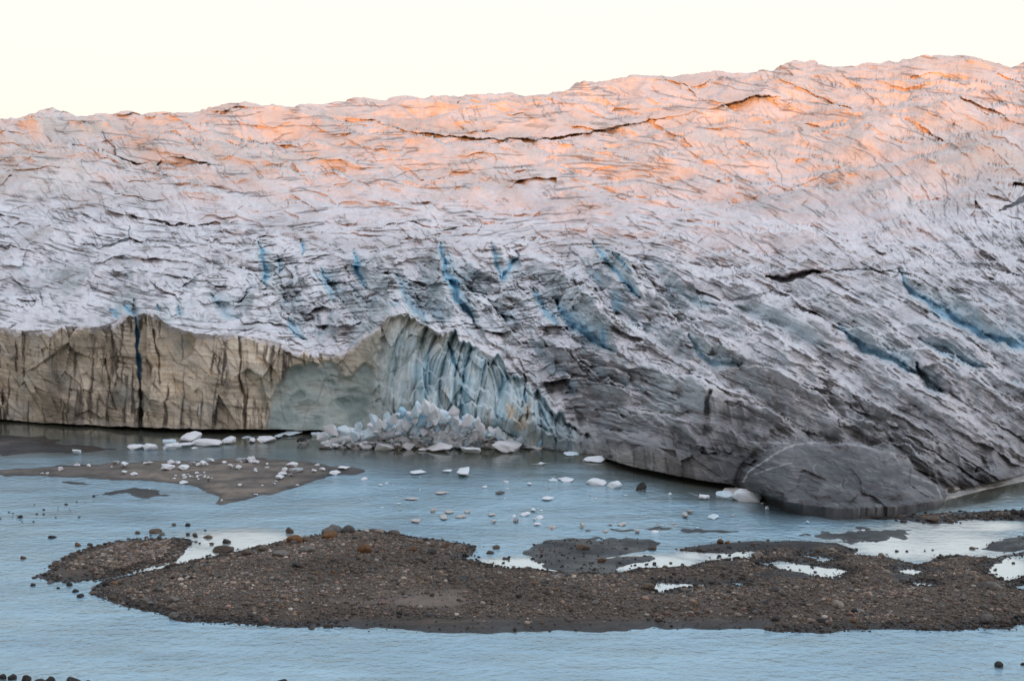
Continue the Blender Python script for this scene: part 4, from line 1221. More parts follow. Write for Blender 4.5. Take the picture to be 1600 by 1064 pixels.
B = 'boulders of the gravel bar'
W = 'stones standing in the river'
named = [
    (518, 836, 34, 15, 'grey', 'big grey-brown boulder on the upper crest of the gravel bar', B), (544, 835, 20, 13, 'grey', 'rounded grey boulder touching the biggest one at the bar crest', B),
    (514, 843, 24, 11, 'rusty', 'rusty orange boulder in front of the biggest boulder at the bar crest', B), (459, 850, 27, 13, 'rusty', 'dark rust-brown angular boulder left of the bar crest', B),
    (481, 848, 19, 7, 'brown', 'low brown boulder beside the dark rusty angular one', B), (569, 864, 24, 13, 'rusty', 'rusty orange boulder inside the gravel below the bar crest', B),
    (437, 871, 27, 9, 'pale', 'low pale twin-topped boulder on the left of the bar', B), (480, 864, 25, 8, 'grey', 'flat grey slab boulder between the crest and the left of the bar', B),
    (409, 863, 14, 8, 'brown', 'round brown boulder on the upper left edge of the bar', B), (385, 869, 16, 10, 'brown', 'pinkish brown boulder at the upper left waterline of the bar', B),
    (463, 887, 18, 8, 'dark', 'dark grey boulder among pebbles left of the bar middle', B), (452, 833, 13, 10, 'brown', 'single round boulder in the water above the bar', W),
    (592, 834, 15, 7, 'pale', 'pale rounded boulder at the water right of the bar crest', B), (615, 835, 19, 6, 'brown', 'flat brown boulder at the water right of the pale rounded one', B),
    (597, 862, 13, 6, 'brown', 'small brown boulder right of the orange one in the gravel', B), (645, 861, 14, 7, 'rusty', 'reddish boulder on the gravel towards the pools', B),
    (674, 864, 15, 8, 'dark', 'dark grey boulder on the gravel towards the pools', B), (775, 857, 13, 6, 'brown', 'brown boulder in the pool beside the dark mudflat', W),
    (766, 865, 13, 5, 'brown', 'flat brown boulder at the pool rim near the mudflat', W), (735, 881, 12, 7, 'brown', 'brown boulder at the lower rim of the long pool', B),
    (1310, 946, 21, 11, 'pale', 'pale rounded boulder alone on the right of the bar', B), (1545, 972, 24, 14, 'grey', 'grey boulder near the right lower shore of the bar', B),
    (1213, 967, 15, 8, 'dark', 'dark boulder near the lower shore right of the middle', B), (1013, 921, 23, 10, 'brown', 'brown domed boulder at the left end of the narrow pool', B),
    (1184, 872, 20, 10, 'pale', 'pale boulder at the right end of the upper pool', B), (1379, 874, 14, 10, 'pale', 'round pale boulder on the shore of the wide right lagoon', B),
    (1556, 923, 28, 13, 'grey', 'grey twin boulder below the right edge pool', B), (1540, 920, 20, 11, 'grey', 'grey boulder leaning on the twin boulder below the right edge pool', B),
    (1211, 926, 15, 6, 'dark', 'dark brown flat boulder below the four-sided pool', B), (1126, 849, 11, 7, 'rusty', 'tan boulder on the mud behind the upper pool', B), (1137, 850, 9, 5, 'rusty', 'small tan boulder beside the larger tan one on the mud', B),
    (1285, 971, 17, 6, 'dark', 'dark flat boulder right of the middle near the lower shore', B), (1080, 959, 9, 6, 'pink', 'small pink stone on the bar above the muddy shore', B), (414, 970, 11, 8, 'pink', 'small pink stone on the left lower shore of the bar', B),
    (910, 858, 24, 8, 'brown', 'brown boulder heap on the middle of the dark mudflat', B), (1020, 859, 14, 7, 'brown', 'brown boulder at the right end of the dark mudflat', B), (940, 878, 14, 6, 'rusty', 'tan boulder on the front of the dark mudflat', B),
    (1459, 813, 24, 9, 'brown', 'tan mound-shaped boulder on the narrow spit', B), (1413, 816, 12, 5, 'dark', 'dark low boulder at the tip of the narrow spit', B), (1586, 803, 14, 9, 'dark', 'dark boulder on the spit at the right edge', B),
    (1600, 806, 12, 10, 'dark', 'dark boulder cut by the right edge on the spit', B), (1520, 858, 10, 4, 'brown', 'brown boulder at the lagoon tip of the right mudflat', B),
    (242, 833, 21, 7, 'brown', 'long low brown boulder in the water above the islet', W), (325, 841, 13, 5, 'brown', 'flat brown boulder in the channel right of the islet', W), (353, 849, 14, 8, 'dark', 'dark double boulder in the channel above the bar', W),
    (347, 863, 34, 10, 'brown', 'wide brown boulder at the mouth of the channel beside the bar', W), (330, 851, 8, 4, 'brown', 'small brown stone left of the dark double boulder', W), (304, 837, 8, 5, 'brown', 'brown stone above the right end of the islet', W),
    (293, 822, 9, 5, 'dark', 'dark stone far out above the islet', W), (271, 821, 8, 4, 'brown', 'brown stone left of the dark one far out above the islet', W), (120, 853, 12, 6, 'rusty', 'reddish brown boulder in the water above the left of the islet', W),
    (140, 852, 9, 4, 'brown', 'flat brown stone right of the reddish boulder', W), (80, 841, 14, 5, 'dark', 'dark wedge stone in the ripples left of the islet', W), (35, 873, 10, 5, 'rusty', 'reddish stone in the water left of the islet', W),
    (31, 809, 8, 5, 'dark', 'dark stone on the far left of the river', W), (103, 789, 6, 3, 'dark', 'small dark stone in the left river below the shoal', W), (146, 776, 5, 3, 'dark', 'tiny dark stone left of the round shoal', W),
    (107, 915, 11, 7, 'dark', 'dark stone in the water off the front of the islet', W), (117, 925, 10, 5, 'dark', 'dark flat stone between the islet and the bar tip', W), (125, 933, 12, 6, 'dark', 'dark stone cluster off the left tip of the bar', W),
    (271, 965, 17, 10, 'grey', 'grey boulder on the lower left shore of the bar', B), (261, 890, 9, 6, 'dark', 'dark boulder in the narrow channel beside the islet', W), (269, 884, 12, 6, 'brown', 'brown boulder at the channel side of the islet', W),
    (226, 855, 12, 7, 'rusty', 'orange-brown boulder on the top of the islet', B), (214, 850, 12, 6, 'brown', 'brown boulder on the upper edge of the islet', B), (164, 916, 12, 8, 'dark', 'dark boulder at the bar side mouth of the channel', W),
    (268, 938, 22, 11, 'grey', 'grey boulder on the left end of the bar', B), (270, 948, 12, 8, 'pale', 'pale tan boulder below the grey one on the left end of the bar', B), (250, 920, 14, 7, 'grey', 'grey flat boulder left of middle on the bar tip', B), (227, 938, 11, 7, 'pale', 'pale boulder above the dark mud at the bar tip', B),
    (1562, 1042, 14, 9, 'dark', 'black wedge rock in the river at the lower right', W), (1599, 1039, 8, 4, 'dark', 'black rock in the river cut by the right edge', W), (40, 1064, 15, 10, 'dark', 'dark rock of the near bank at the lower left', 'rocks of the near bank'),
    (18, 1061, 14, 8, 'dark', 'dark rock of the near bank left of the taller one', 'rocks of the near bank'), (3, 1061, 12, 9, 'dark', 'dark rock of the near bank in the lower left corner', 'rocks of the near bank'),
    (77, 1068, 16, 12, 'dark', 'dark rounded rock of the near bank, third from the corner', 'rocks of the near bank'), (111, 1071, 26, 14, 'dark', 'wide dark rock of the near bank, last before open water', 'rocks of the near bank'), (60, 1069, 18, 8, 'dark', 'low dark rock of the near bank between two taller ones', 'rocks of the near bank'),
    (440, 1067, 16, 6, 'dark', 'dark rock just breaking the water at the bottom edge', W), (137, 1070, 10, 8, 'dark', 'small dark rock at the end of the near bank', 'rocks of the near bank'),
]
for u, v, w, hh, tone, lab, grp in named:
    stone(u, v, w, hh, tone, lab, grp)
# cobbles strewn in the shallows and over the bars
rr_ = random.Random(5)
for k in range(60):                                # ring of the islet and the channel
    t = rr_.random()
    u = 60 + 250 * t + rr_.gauss(0, 14)
    v = 905 - 66 * t + rr_.choice([-1, 1]) * (8 + 14 * math.sin(t * 3.1)) + rr_.gauss(0, 5)
    w = rr_.uniform(4, 9)
    stone(u, v, w, w * rr_.uniform(0.4, 0.65), rr_.choice(['dark', 'brown', 'dark', 'grey']), 'dark cobble in the shallows around the left islet', 'cobbles around the islet', 'cobble', 'cobble')
for k in range(22):
    u, v = rr_.uniform(-5, 150), rr_.gauss(800, 9)
    v += (150 - u) * 0.03
    w = rr_.uniform(2, 4.5)
    stone(u, v, w, w * 0.5, 'dark', 'tiny dark stone breaking the water on the far left', 'small stones in the left river', 'stone', 'river_stone')
for k in range(120):                               # larger cobbles over the bar
    u, v = rr_.uniform(180, 1595), rr_.uniform(850, 980)
    x, y = ground(u, v)
    zz = float(ground_z(x, y)[0])
    if zz < 0.25 or (500 < u < 760 and v > 922) or (v > 962 and 470 < u < 1240):
        continue
    w = rr_.uniform(6, 12)
    stone(u, v, w, w * rr_.uniform(0.4, 0.65), rr_.choice(['brown', 'grey', 'grey', 'brown', 'pale', 'dark', 'pink' if rr_.random() < .4 else 'rusty']), 'cobble lying in the gravel of the long bar', 'cobbles of the gravel bar', 'cobble', 'cobble')
for (u0, v0, du, dv, n) in ((1250, 890, 45, 5, 9), (1560, 892, 30, 9, 8), (1060, 922, 30, 4, 5), (1010, 880, 60, 5, 9), (1130, 868, 40, 4, 7), (760, 872, 60, 7, 12), (1440, 864, 70, 5, 6)):
    for k in range(n):
        u, v = rr_.gauss(u0, du * .6), rr_.gauss(v0, dv * .6)
        w = rr_.uniform(3, 7)
        stone(u, v, w, w * 0.5, 'dark', 'dark cobble breaking the still pools behind the bar', 'cobbles in the pools', 'cobble', 'cobble')


# --- ice: every block a thing
def ice_mesh(seed, flat):
    """an angular broken block (hull of scattered points, edges worn) or a low floe"""
    r = np.random.default_rng(900 + seed)
    n = 22 if flat else int(r.integers(11, 17))
    p = r.normal(size=(n, 3))
    p /= np.linalg.norm(p, axis=1, keepdims=True)
    p *= r.uniform(0.72, 1.0, (n, 1))
    if flat:
        p[:, 2] = np.clip(p[:, 2], -0.6, 0.25) + 0.3 * (r.random(n) > 0.72)
    bm = bmesh.new()
    for q in p:
        bm.verts.new(q)
    bmesh.ops.convex_hull(bm, input=bm.verts)
    bmesh.ops.delete(bm, geom=[v for v in bm.verts if not v.link_faces], context='VERTS')
    bmesh.ops.bevel(bm, geom=list(bm.edges) + list(bm.verts), offset=0.06 if not flat else 0.10, segments=2, affect='EDGES', profile=0.6)
    bmesh.ops.triangulate(bm, faces=bm.faces)
    bmesh.ops.subdivide_edges(bm, edges=[e for e in bm.edges if e.calc_length() > 0.22], cuts=3, use_grid_fill=True)
    bmesh.ops.triangulate(bm, faces=bm.faces)
    bm.verts.ensure_lookup_table()
    for i, q in enumerate(bm.verts):
        q.index = i
    v = np.array([x.co[:] for x in bm.verts])
    f = np.array([[w.index for w in q.verts] for q in bm.faces])
    bm.free()
    s = int(r.integers(0, 900))
    n3 = fbm(v[:, 0] * 1.6 + v[:, 2], v[:, 1] * 1.6 - v[:, 2] * 0.7, s, 4, 0.6)
    v = v * (1 + (0.20 if not flat else 0.22) * n3)[:, None]
    v -= 0.5 * (v.max(0) + v.min(0))
    v /= (v.max(0) - v.min(0)) / 2
    return v, f


ICEV = {(s, fl): ice_mesh(s * 7 + fl, fl) for s in range(18) for fl in (0, 1)}
ICEME = {}


def ice(u, v, w, hgt, tone, label, group=None, cat='ice block', name='ice_block', flat=0, z=None, sink=0.2, tilt=0.0, depth=None, shape=None, rz=None, back=0.0):
    k = upm(v)
    x, y = ground(u, v)
    if z is None:
        z = float(ground_z(x, y)[0])
        if z > 0.02:
            x, y = ground(u, v, z)
            z = float(ground_z(x, y)[0])
    s = rr_.randrange(18) if shape is None else shape
    key = (s, flat, tone)
    if key not in ICEME:
        ICEME[key] = solid(name, *ICEV[(s, flat)], M_ICE[tone], True, 28)
    o = link(name, ICEME[key], label, cat, group)
    sx, sz = w / k / 2, hgt / k
    sz = max(sz, 0.12)
    o.scale = (sx, (depth if depth else sx * rr_.uniform(0.7, 1.1)), sz / 2 * (1 + sink))
    o.rotation_euler = (tilt * rr_.uniform(-.4, .4), tilt, rr_.uniform(-0.35, 0.35) if rz is None else rz)
    o.location = (x, y + o.scale[1] * 0.5 + back, z + sz / 2 * (1 - sink))
    return o


P = 'blocks of the fallen ice heap'
heap = [
    (518, 676, 34, 22, 'white', 0.55, 'white ice wedge leaning up at the left end of the heap'), (512, 693, 36, 20, 'white', 0, 'rounded white ice block below the leaning wedge'), (545, 694, 46, 26, 'white', 0, 'broad white ice block in the left half of the heap'),
    (525, 701, 15, 7, 'white', 0, 'small white ice lump in the water below the leaning wedge'), (558, 701, 40, 10, 'dirty', 0, 'brown-stained low ice block at the left waterline'), (571, 702, 25, 11, 'white', 0, 'white ice lump left of the grey wedge block'),
    (598, 697, 27, 18, 'grey', 0.1, 'grey pointed ice block at the front of the heap'), (600, 704, 32, 11, 'white', 0, 'white ice lump at the waterline below the grey pointed block'), (622, 703, 18, 10, 'dirty', 0.3, 'brown-stained ice chunk between two white lumps'),
    (638, 702, 20, 11, 'white', 0, 'white ice lump right of the brown-stained chunk'), (660, 704, 15, 7, 'white', 0, 'small white ice lump left of the long flat block'), (686, 705, 42, 13, 'white', 0, 'long smooth white ice block at the front of the heap'),
    (688, 692, 46, 20, 'pale', 0, 'pale domed ice block behind the long smooth one'), (715, 697, 26, 8, 'white', 0.15, 'low white ice block right of the pale dome'), (738, 709, 36, 10, 'white', 0, 'flat white floe in front of the heap'),
    (772, 697, 46, 30, 'dirty', -0.25, 'large slanted ice block with dark dirty side'), (792, 706, 50, 16, 'white', 0, 'white ice block below the slanted dirty one'), (828, 703, 40, 8, 'white', 0, 'low strip of white ice at the right end of the heap'), (850, 702, 22, 7, 'tan', 0, 'tan ice lump ending the heap on the right'),
    (671, 662, 24, 44, 'white', 0.08, 'tall pale ice pinnacle standing at the top of the heap'), (657, 664, 14, 26, 'blue', -0.1, 'slim blue ice slab beside the tall pinnacle'), (628, 656, 14, 18, 'blue', 0.2, 'upright blue ice slab left of the pinnacle'), (638, 668, 20, 18, 'blue', 0, 'bright blue ice cube below the upright slab'),
    (585, 668, 15, 22, 'pale', -0.35, 'grey-blue ice spike at the left shoulder of the heap'), (604, 664, 12, 20, 'pale', 0.25, 'pale ice spike right of the left shoulder'), (563, 676, 18, 20, 'pale', 0, 'small pale ice spike at the far left shoulder'), (605, 682, 50, 22, 'white', 0, 'broad smooth white ice block across the middle of the heap'),
    (650, 676, 16, 13, 'dark', 0, 'dirt-covered ice chunk in the middle of the heap'), (718, 678, 48, 24, 'pale', 0.2, 'big pale blue ice block right of the middle'), (737, 690, 38, 16, 'white', 0, 'crumbly white ice block low on the right'), (690, 660, 22, 22, 'pale', -0.2, 'pale ice block right of the tall pinnacle'),
    (735, 668, 30, 18, 'pale', 0.3, 'pale ice block high on the right of the heap'), (752, 680, 26, 18, 'white', 0, 'white ice block above the slanted dirty one'), (576, 686, 30, 20, 'pale', 0, 'pale ice block left of the broad smooth one'), (664, 690, 32, 16, 'pale', 0, 'pale ice block left of the pale dome'),
    (628, 690, 30, 15, 'white', 0, 'white ice block below the bright blue cube'), (815, 692, 50, 14, 'pale', 0, 'pale jumbled ice bank at the foot of the blue wall'), (840, 694, 34, 12, 'pale', 0, 'pale ice bank right of the jumbled one'), (536, 684, 24, 18, 'pale', -0.3, 'pale tilted ice block behind the leaning wedge'),
    (700, 676, 20, 12, 'white', 0, 'small white ice block under the pinnacle'), (655, 700, 20, 12, 'tan', 0.2, 'tan wedge of ice behind the front lumps'), (620, 672, 22, 12, 'white', 0.1, 'white ice block beside the bright blue cube'), (680, 682, 26, 13, 'white', 0, 'white ice block under the dirt-covered chunk'),
]
for u, v, w, hh, tone, tl, lab in heap:
    zz = max(0.0, (698 - v) * 0.115)
    # blocks higher in the heap lie further back and rest on those below
    kx = upm(700)
    o = ice(u, 700 if v < 698 else v, w, hh * 1.05, tone, lab, P, z=zz, sink=0.15, tilt=tl, back=(0.0 if v >= 698 else (698 - v) * 0.05))
    if v < 698:
        # keep the image position while stepping back
        xg, yg = ground(u, v, zz)
        o.location.x, o.location.y = xg, min(yg, 213.0) + o.scale[1] * 0.3
for k in range(130):
    u = rr_.gauss(680, 84)
    if not 515 < u < 845:
        continue
    tv = float(np.interp(u, [505, 560, 600, 670, 740, 790, 855], [692, 674, 656, 642, 660, 682, 698]))
    v = rr_.uniform(tv, 699)
    z_ = max(0.0, (698 - v) * 0.115)
    w = rr_.uniform(7, 19)
    o = ice(u, 700, w, w * rr_.uniform(0.7, 1.5), rr_.choice(['white', 'white', 'white', 'white', 'pale', 'blue']), 'small broken ice block wedged among the big ones of the fallen heap', P, name='ice_block', z=z_, sink=0.2, tilt=rr_.uniform(-.6, .6))
    xg, yg = ground(u, v, z_)
    o.location.x, o.location.y = xg, min(yg, 212.0) - 0.3
# small debris filling the heap: uncountable
def build_debris():
    r = np.random.default_rng(77)
    co, fa, off = [], [], 0
    hx, hy = ground(670, 690)
    for k in range(7000):
        u = r.normal(668, 78)
        if not 505 < u < 855:
            continue
        topv = np.interp(u, [505, 560, 600, 670, 740, 790, 855], [690, 678, 662, 650, 664, 684, 696])
        v = r.uniform(topv, 700)
        z = max(0.0, (698 - v) * 0.105)
        x, y = ground(u, v, z)
        v0, f0 = ICO[1]
        s = 0.09 + 0.38 * r.random() ** 2.5
        P_ = v0 * (1 + r.normal(0, 0.18, (len(v0), 1))) * s * np.array([1.2, 1, 0.85])
        a = r.uniform(0, 6.28)
        c, s_ = math.cos(a), math.sin(a)
        P_ = np.stack([P_[:, 0] * c - P_[:, 1] * s_, P_[:, 0] * s_ + P_[:, 1] * c, P_[:, 2]], -1)
        co.append(P_ + (x, y + 0.3, z + s * 0.2))
        fa.append(f0 + off)
        off += len(v0)
    # body of packed brash under the pieces
    us = np.linspace(495, 865, 260)
    ts = np.linspace(0, 1, 70)
    T, U = np.meshgrid(ts, us, indexing='ij')
    topv = np.interp(U, [495, 560, 600, 670, 740, 790, 865], [700, 682, 666, 654, 668, 688, 702])
    v = 700 + (topv - 700) * T
    z = np.maximum(0, (699 - v) * 0.102) + 0.0 + 0.9 * fbm(U / 14, v / 7, 350, 4, 0.65) + 1.0 * facet(U / 16, v / 8, 351) * (0.4 + 0.6 * T)
    x, y = ground(U, v, np.maximum(z, -0.1))
    nr, nc = U.shape
    idx = np.arange(nr * nc).reshape(nr, nc)
    q1 = np.stack([idx[:-1, :-1], idx[:-1, 1:], idx[1:, 1:]], -1).reshape(-1, 3)
    q2 = np.stack([idx[:-1, :-1], idx[1:, 1:], idx[1:, :-1]], -1).reshape(-1, 3)
    co.append(np.stack([x, y, z], -1).reshape(-1, 3))
    fa.append(np.concatenate([q1, q2]) + off)
    me = mesh_from('ice_debris', np.concatenate(co), np.concatenate(fa), 3, False)
    me.materials.append(M_ICE['white'])
    link('ice_debris', me, 'crushed pale ice filling the gaps of the fallen heap', kind='stuff')


build_debris()

G1 = 'ice floes of the left raft'
G2 = 'ice stranded on the sandbar'
G3 = 'ice floes drifting in the lagoon'


def dirt_cap(o, s, flat):
    """the crust of dirt on top of a lump of ice, a shell just above its upper faces"""
    v, f = ICEV[(s, flat)]
    w = v * 1.03
    edge = 0.12 * fbm(v[:, 0] * 2.2, v[:, 1] * 2.2, 40 + s, 3) + 0.35 * v[:, 0]
    fk = f[(w[f][:, :, 2] > (0.05 + edge)[f]).all(1)]
    me = solid('dirt_cap', w, fk, M_ROCK['dark'], True, 28)
    c = link('dirt_cap', me)
    c.parent = o
    return c


raft = [(212, 702, 27, 6, 'white', 'leftmost white floe of the raft below the cliff'), (234, 703, 21, 8, 'white', 'white floe with a peak, second in the raft'), (257, 697, 34, 7, 'pale', 'grey slushy floe at the back of the raft'), (296, 692, 33, 13, 'white', 'tall humped white floe standing above the raft'),
        (267, 702, 32, 7, 'white', 'flat white floe at the front of the raft'), (290, 699, 24, 6, 'white', 'small flat white floe below the tall hump'), (322, 696, 46, 8, 'white', 'long white floe right of the tall hump'), (312, 700, 25, 4, 'white', 'thin white floe in front of the long one'),
        (359, 694, 25, 9, 'white', 'humped white floe right of the long one'), (383, 692, 28, 6, 'white', 'flat white floe right of the hump'), (415, 691, 28, 7, 'white', 'rough white floe ending the raft'), (397, 684, 34, 4, 'pale', 'thin slushy floe behind the raft'), (455, 680, 34, 4, 'pale', 'thin pale floe near the cliff foot'),
        (490, 683, 30, 5, 'pale', 'thin pale floe beside the fallen heap'), (474, 693, 21, 8, 'dark', 'dark dirt-capped ice lump between raft and heap'), (434, 684, 26, 3, 'pale', 'slim slushy floe right of the raft'), (506, 701, 18, 3, 'dark', 'thin dark ice scrap before the heap')]
for u, v, w, hh, tone, lab in raft:
    lump = 'dirt-capped' in lab
    o = ice(u, v, w * 1.08, hh * 1.25, 'grey' if lump else tone, lab, G1, 'ice floe', 'ice_floe', 0 if lump else 1, shape=5 if lump else None)
    if lump:
        dirt_cap(o, 5, 0)
strand = [(120, 710, 16, 8, 'white', 0, 'white wedge of ice afloat left of the sandbar'), (120, 729, 10, 8, 'white', 0, 'pointed white ice lump on the thin left end of the sandbar'), (94, 735, 9, 7, 'white', 0, 'small pointed ice lump farthest left on the sandbar'), (138, 731, 7, 5, 'white', 0, 'small ice lump right of the pointed one'),
          (173, 731, 6, 4, 'white', 0, 'small ice lump left of the ragged one'), (180, 727, 11, 6, 'grey', 0, 'ragged grey-white ice lump on the sandbar'), (194, 731, 11, 8, 'white', 0, 'blocky white ice lump on the sandbar rim'), (233, 728, 21, 6, 'white', 0, 'long white ice pair on the sandbar rim'),
          (261, 734, 22, 9, 'white', 0, 'large smooth white ice block on the sandbar'), (267, 727, 11, 7, 'white', 0, 'white ice lump behind the large smooth block'), (277, 727, 9, 5, 'white', 0, 'small white ice block right of the lump behind'), (286, 733, 18, 7, 'white', 0, 'low blocky ice right of the large smooth block'),
          (301, 728, 11, 6, 'grey', 0, 'grey ice lump in the middle of the row'), (310, 729, 8, 5, 'white', 0, 'small white ice lump right of the grey one'), (317, 730, 10, 8, 'white', 0, 'pointed white ice lump right of the row'), (327, 723, 13, 7, 'white', 0, 'slanted white ice block at the back shore'),
          (350, 725, 7, 4, 'white', 0, 'small ice lump alone at the back shore'), (361, 732, 9, 6, 'white', 0, 'left one of two white ice lumps mid-bar'), (372, 734, 10, 6, 'white', 0, 'right one of two white ice lumps mid-bar'), (377, 723, 20, 7, 'grey', 0, 'grey low ice block beside the tall peak'),
          (392, 723, 14, 10, 'white', 0, 'tallest white ice peak on the sandbar'), (399, 725, 11, 5, 'white', 0, 'white ice lump leaning on the tallest peak'), (398, 736, 7, 4, 'white', 0, 'small white ice lump below the peak'), (419, 734, 10, 5, 'white', 0, 'small white ice block right of the peak'), (417, 727, 5, 3, 'white', 0, 'tiny ice lump right of the peak'),
          (455, 730, 20, 8, 'white', 0, 'wide white ice heap right of middle on the sandbar'), (462, 737, 20, 6, 'grey', 0, 'greyish ice rubble below the wide heap'), (444, 736, 10, 6, 'white', 0, 'white ice lump left of the rubble'), (441, 742, 14, 6, 'white', 0, 'low white ice lump below the rubble'), (437, 749, 14, 7, 'white', 0, 'white ice block nearer on the sandbar'),
          (454, 743, 11, 5, 'grey', 0, 'grey ice lump right of the nearer block'), (427, 756, 9, 5, 'white', 0, 'nearest white ice lump on the sandbar'), (495, 729, 10, 7, 'white', 0, 'pointed ice lump near the sandbar tip'), (491, 737, 9, 5, 'white', 0, 'small ice lump below the pointed one'), (503, 735, 10, 5, 'white', 0, 'small ice lump right below the pointed one'),
          (522, 741, 19, 5, 'white', 0, 'long low ice block at the sandbar tip'), (537, 734, 20, 4, 'white', 0, 'flat floe aground off the sandbar tip'), (209, 742, 11, 5, 'white', 0, 'white ice lump left on the sand slope'), (194, 740, 9, 5, 'white', 0, 'white ice lump farther left on the sand slope'), (286, 756, 14, 5, 'white', 0, 'flat white ice block at the bay side of the sandbar'),
          (65, 740, 5, 3, 'white', 0, 'left one of two tiny ice bits at the left end'), (74, 740, 5, 3, 'white', 0, 'right one of two tiny ice bits at the left end'), (400, 774, 8, 2.5, 'white', 0, 'thin ice plate near the lower tip of the sandbar'), (346, 784, 4, 4, 'white', 0, 'tiny ice bit at the lowest tip of the sandbar')]
for u, v, w, hh, tone, tl, lab in strand:
    ice(u, v, w, hh, tone, lab, G2, 'ice block', 'ice_block', 0, sink=0.12)
for k in range(34):
    u, v = (rr_.gauss(300, 18), rr_.gauss(745, 3)) if k < 22 else (rr_.uniform(230, 500), rr_.uniform(728, 765))
    w = rr_.uniform(2.5, 7)
    ice(u, v, w, w * rr_.uniform(0.4, 0.7), rr_.choice(['white', 'white', 'white', 'dark']) if k < 22 else 'white', 'little bit of crumbled ice strewn on the sandbar', 'ice crumbs on the sandbar', 'ice bit', 'ice_bit', 0, sink=0.1)
floes = [(653, 741, 25, 4, 'white', 'slim white floe left of the largest drifting one'), (696, 739, 19, 5, 'white', 'white floe touching the largest drifting one'), (721, 744, 46, 7, 'white', 'largest drifting white floe in the lagoon middle'), (847, 730, 43, 6, 'white', 'long white floe near the blue wall'),
         (570, 750, 14, 3, 'white', 'small floe off the sandbar tip'), (590, 758, 18, 3, 'white', 'thin floe right of the small one off the tip'), (856, 782, 20, 5, 'white', 'white floe in the open lagoon right of middle'), (875, 749, 29, 6, 'white', 'white floe with a small peak in a cluster'), (861, 754, 24, 3, 'pale', 'thin floe at the front of the cluster'),
         (886, 752, 24, 3, 'white', 'flat floe on the right of the cluster'), (935, 756, 31, 6, 'white', 'white floe with raised rim right of the cluster'), (962, 762, 26, 7, 'white', 'lumpy white floe left of the dark one'), (1002, 767, 20, 11, 'dark', 'dark brown dirt-capped ice lump in the lagoon'), (1042, 774, 15, 3, 'white', 'small flat floe right of the dark lump'),
         (1085, 778, 46, 8, 'white', 'large white floe off the dark ice wall'), (1135, 775, 28, 5, 'pale', 'pale slushy floe at the foot of the dark ice'), (1148, 771, 30, 5, 'tan', 'tan flat floe wedged beside the dark ice'), (1170, 781, 45, 13, 'white', 'thick white ice block under the snout edge'), (1193, 789, 20, 4, 'white', 'flat floe below the thick block at the snout'),
         (1193, 796, 18, 4, 'white', 'second flat floe below the thick block at the snout'), (1067, 802, 25, 6, 'tan', 'tan-white floe in the right lagoon'), (1070, 809, 17, 5, 'tan', 'tan floe below the tan-white one'), (1115, 810, 20, 3, 'pale', 'faint thin floe right of the tan pair'), (1145, 808, 19, 4, 'white', 'white floe right of the faint one'), (891, 715, 42, 3, 'pale', 'long thin brash strip by the blue wall foot'),
         (930, 721, 40, 5, 'white', 'long white floe at the corner of the dark ice'), (690, 772, 22, 3, 'tan', 'thin tan floe left of the dark driftwood'), (640, 781, 28, 2.5, 'tan', 'long thin tan floe in the left lagoon'), (782, 772, 17, 4, 'dark', 'thin black scrap of dirty ice in mid lagoon'), (757, 762, 9, 2.5, 'white', 'tiny floe above the black scrap'), (790, 754, 9, 2.5, 'white', 'tiny floe beneath the blue wall'),
         (826, 758, 14, 2.5, 'white', 'thin floe left of the peaked cluster'), (677, 800, 10, 5, 'tan', 'small tan ice lump in the lower lagoon'), (702, 802, 16, 3, 'tan', 'thin tan floe right of the small lump'), (730, 801, 11, 2.5, 'tan', 'slim tan floe second right of the lump'), (691, 811, 25, 2.5, 'tan', 'long thin tan floe below the small lump'), (720, 809, 19, 3, 'tan', 'slanting thin tan floe in the lower lagoon'),
         (649, 817, 18, 2.5, 'tan', 'lowest left thin tan floe'), (832, 799, 16, 3, 'white', 'thin white floe above the loose group'), (769, 806, 13, 3, 'tan', 'tan floe left of the loose group'), (772, 817, 10, 5, 'tan', 'tan ice lump below the lone tan floe'), (806, 816, 10, 6, 'grey', 'grey ice lump in the loose group'), (805, 810, 16, 3, 'white', 'thin floe above the grey lump'), (820, 806, 17, 4, 'white', 'white floe topping the loose group'),
         (829, 813, 14, 5, 'white', 'white lumpy floe in the middle of the loose group'), (850, 814, 27, 3, 'white', 'long thin floe on the right of the loose group'), (840, 821, 12, 4, 'white', 'white lump at the bottom of the loose group'), (862, 826, 12, 4, 'tan', 'tan lump below the loose group'), (910, 826, 13, 7, 'tan', 'tan lump left of the dark shoal streak'), (950, 820, 15, 2.5, 'tan', 'thin tan floe above the shoal streak'),
         (972, 821, 14, 2.5, 'tan', 'thin tan floe right above the shoal streak'), (946, 832, 8, 3, 'tan', 'tiny tan lump under the shoal streak'), (996, 833, 9, 4, 'tan', 'small tan lump under the shoal streak'), (1025, 832, 15, 6, 'white', 'white block aground on the shoal streak'), (1350, 829, 8, 4, 'white', 'small white lump aground on the right shoal'), (1262, 818, 8, 3, 'pale', 'faint small floe before the snout')]
for u, v, w, hh, tone, lab in floes:
    lump = 'dirt-capped' in lab
    o = ice(u, v, w * 1.05, hh * 1.2, 'grey' if lump else tone, lab, G3, 'ice floe', 'ice_floe', 0 if lump else 1, sink=0.5, depth=w / upm(v) / 2 * rr_.uniform(0.9, 1.5), shape=8 if lump else None)
    if lump:
        dirt_cap(o, 8, 0)
for k in range(40):
    u = rr_.uniform(560, 1120)
    v = rr_.uniform(745, 828)
    w = rr_.uniform(3, 8)
    ice(u, v, w, 1.6, rr_.choice(['white', 'tan', 'pale']), 'tiny thin ice flake drifting in the lagoon', 'ice flakes in the lagoon', 'ice flake', 'ice_flake', 1)


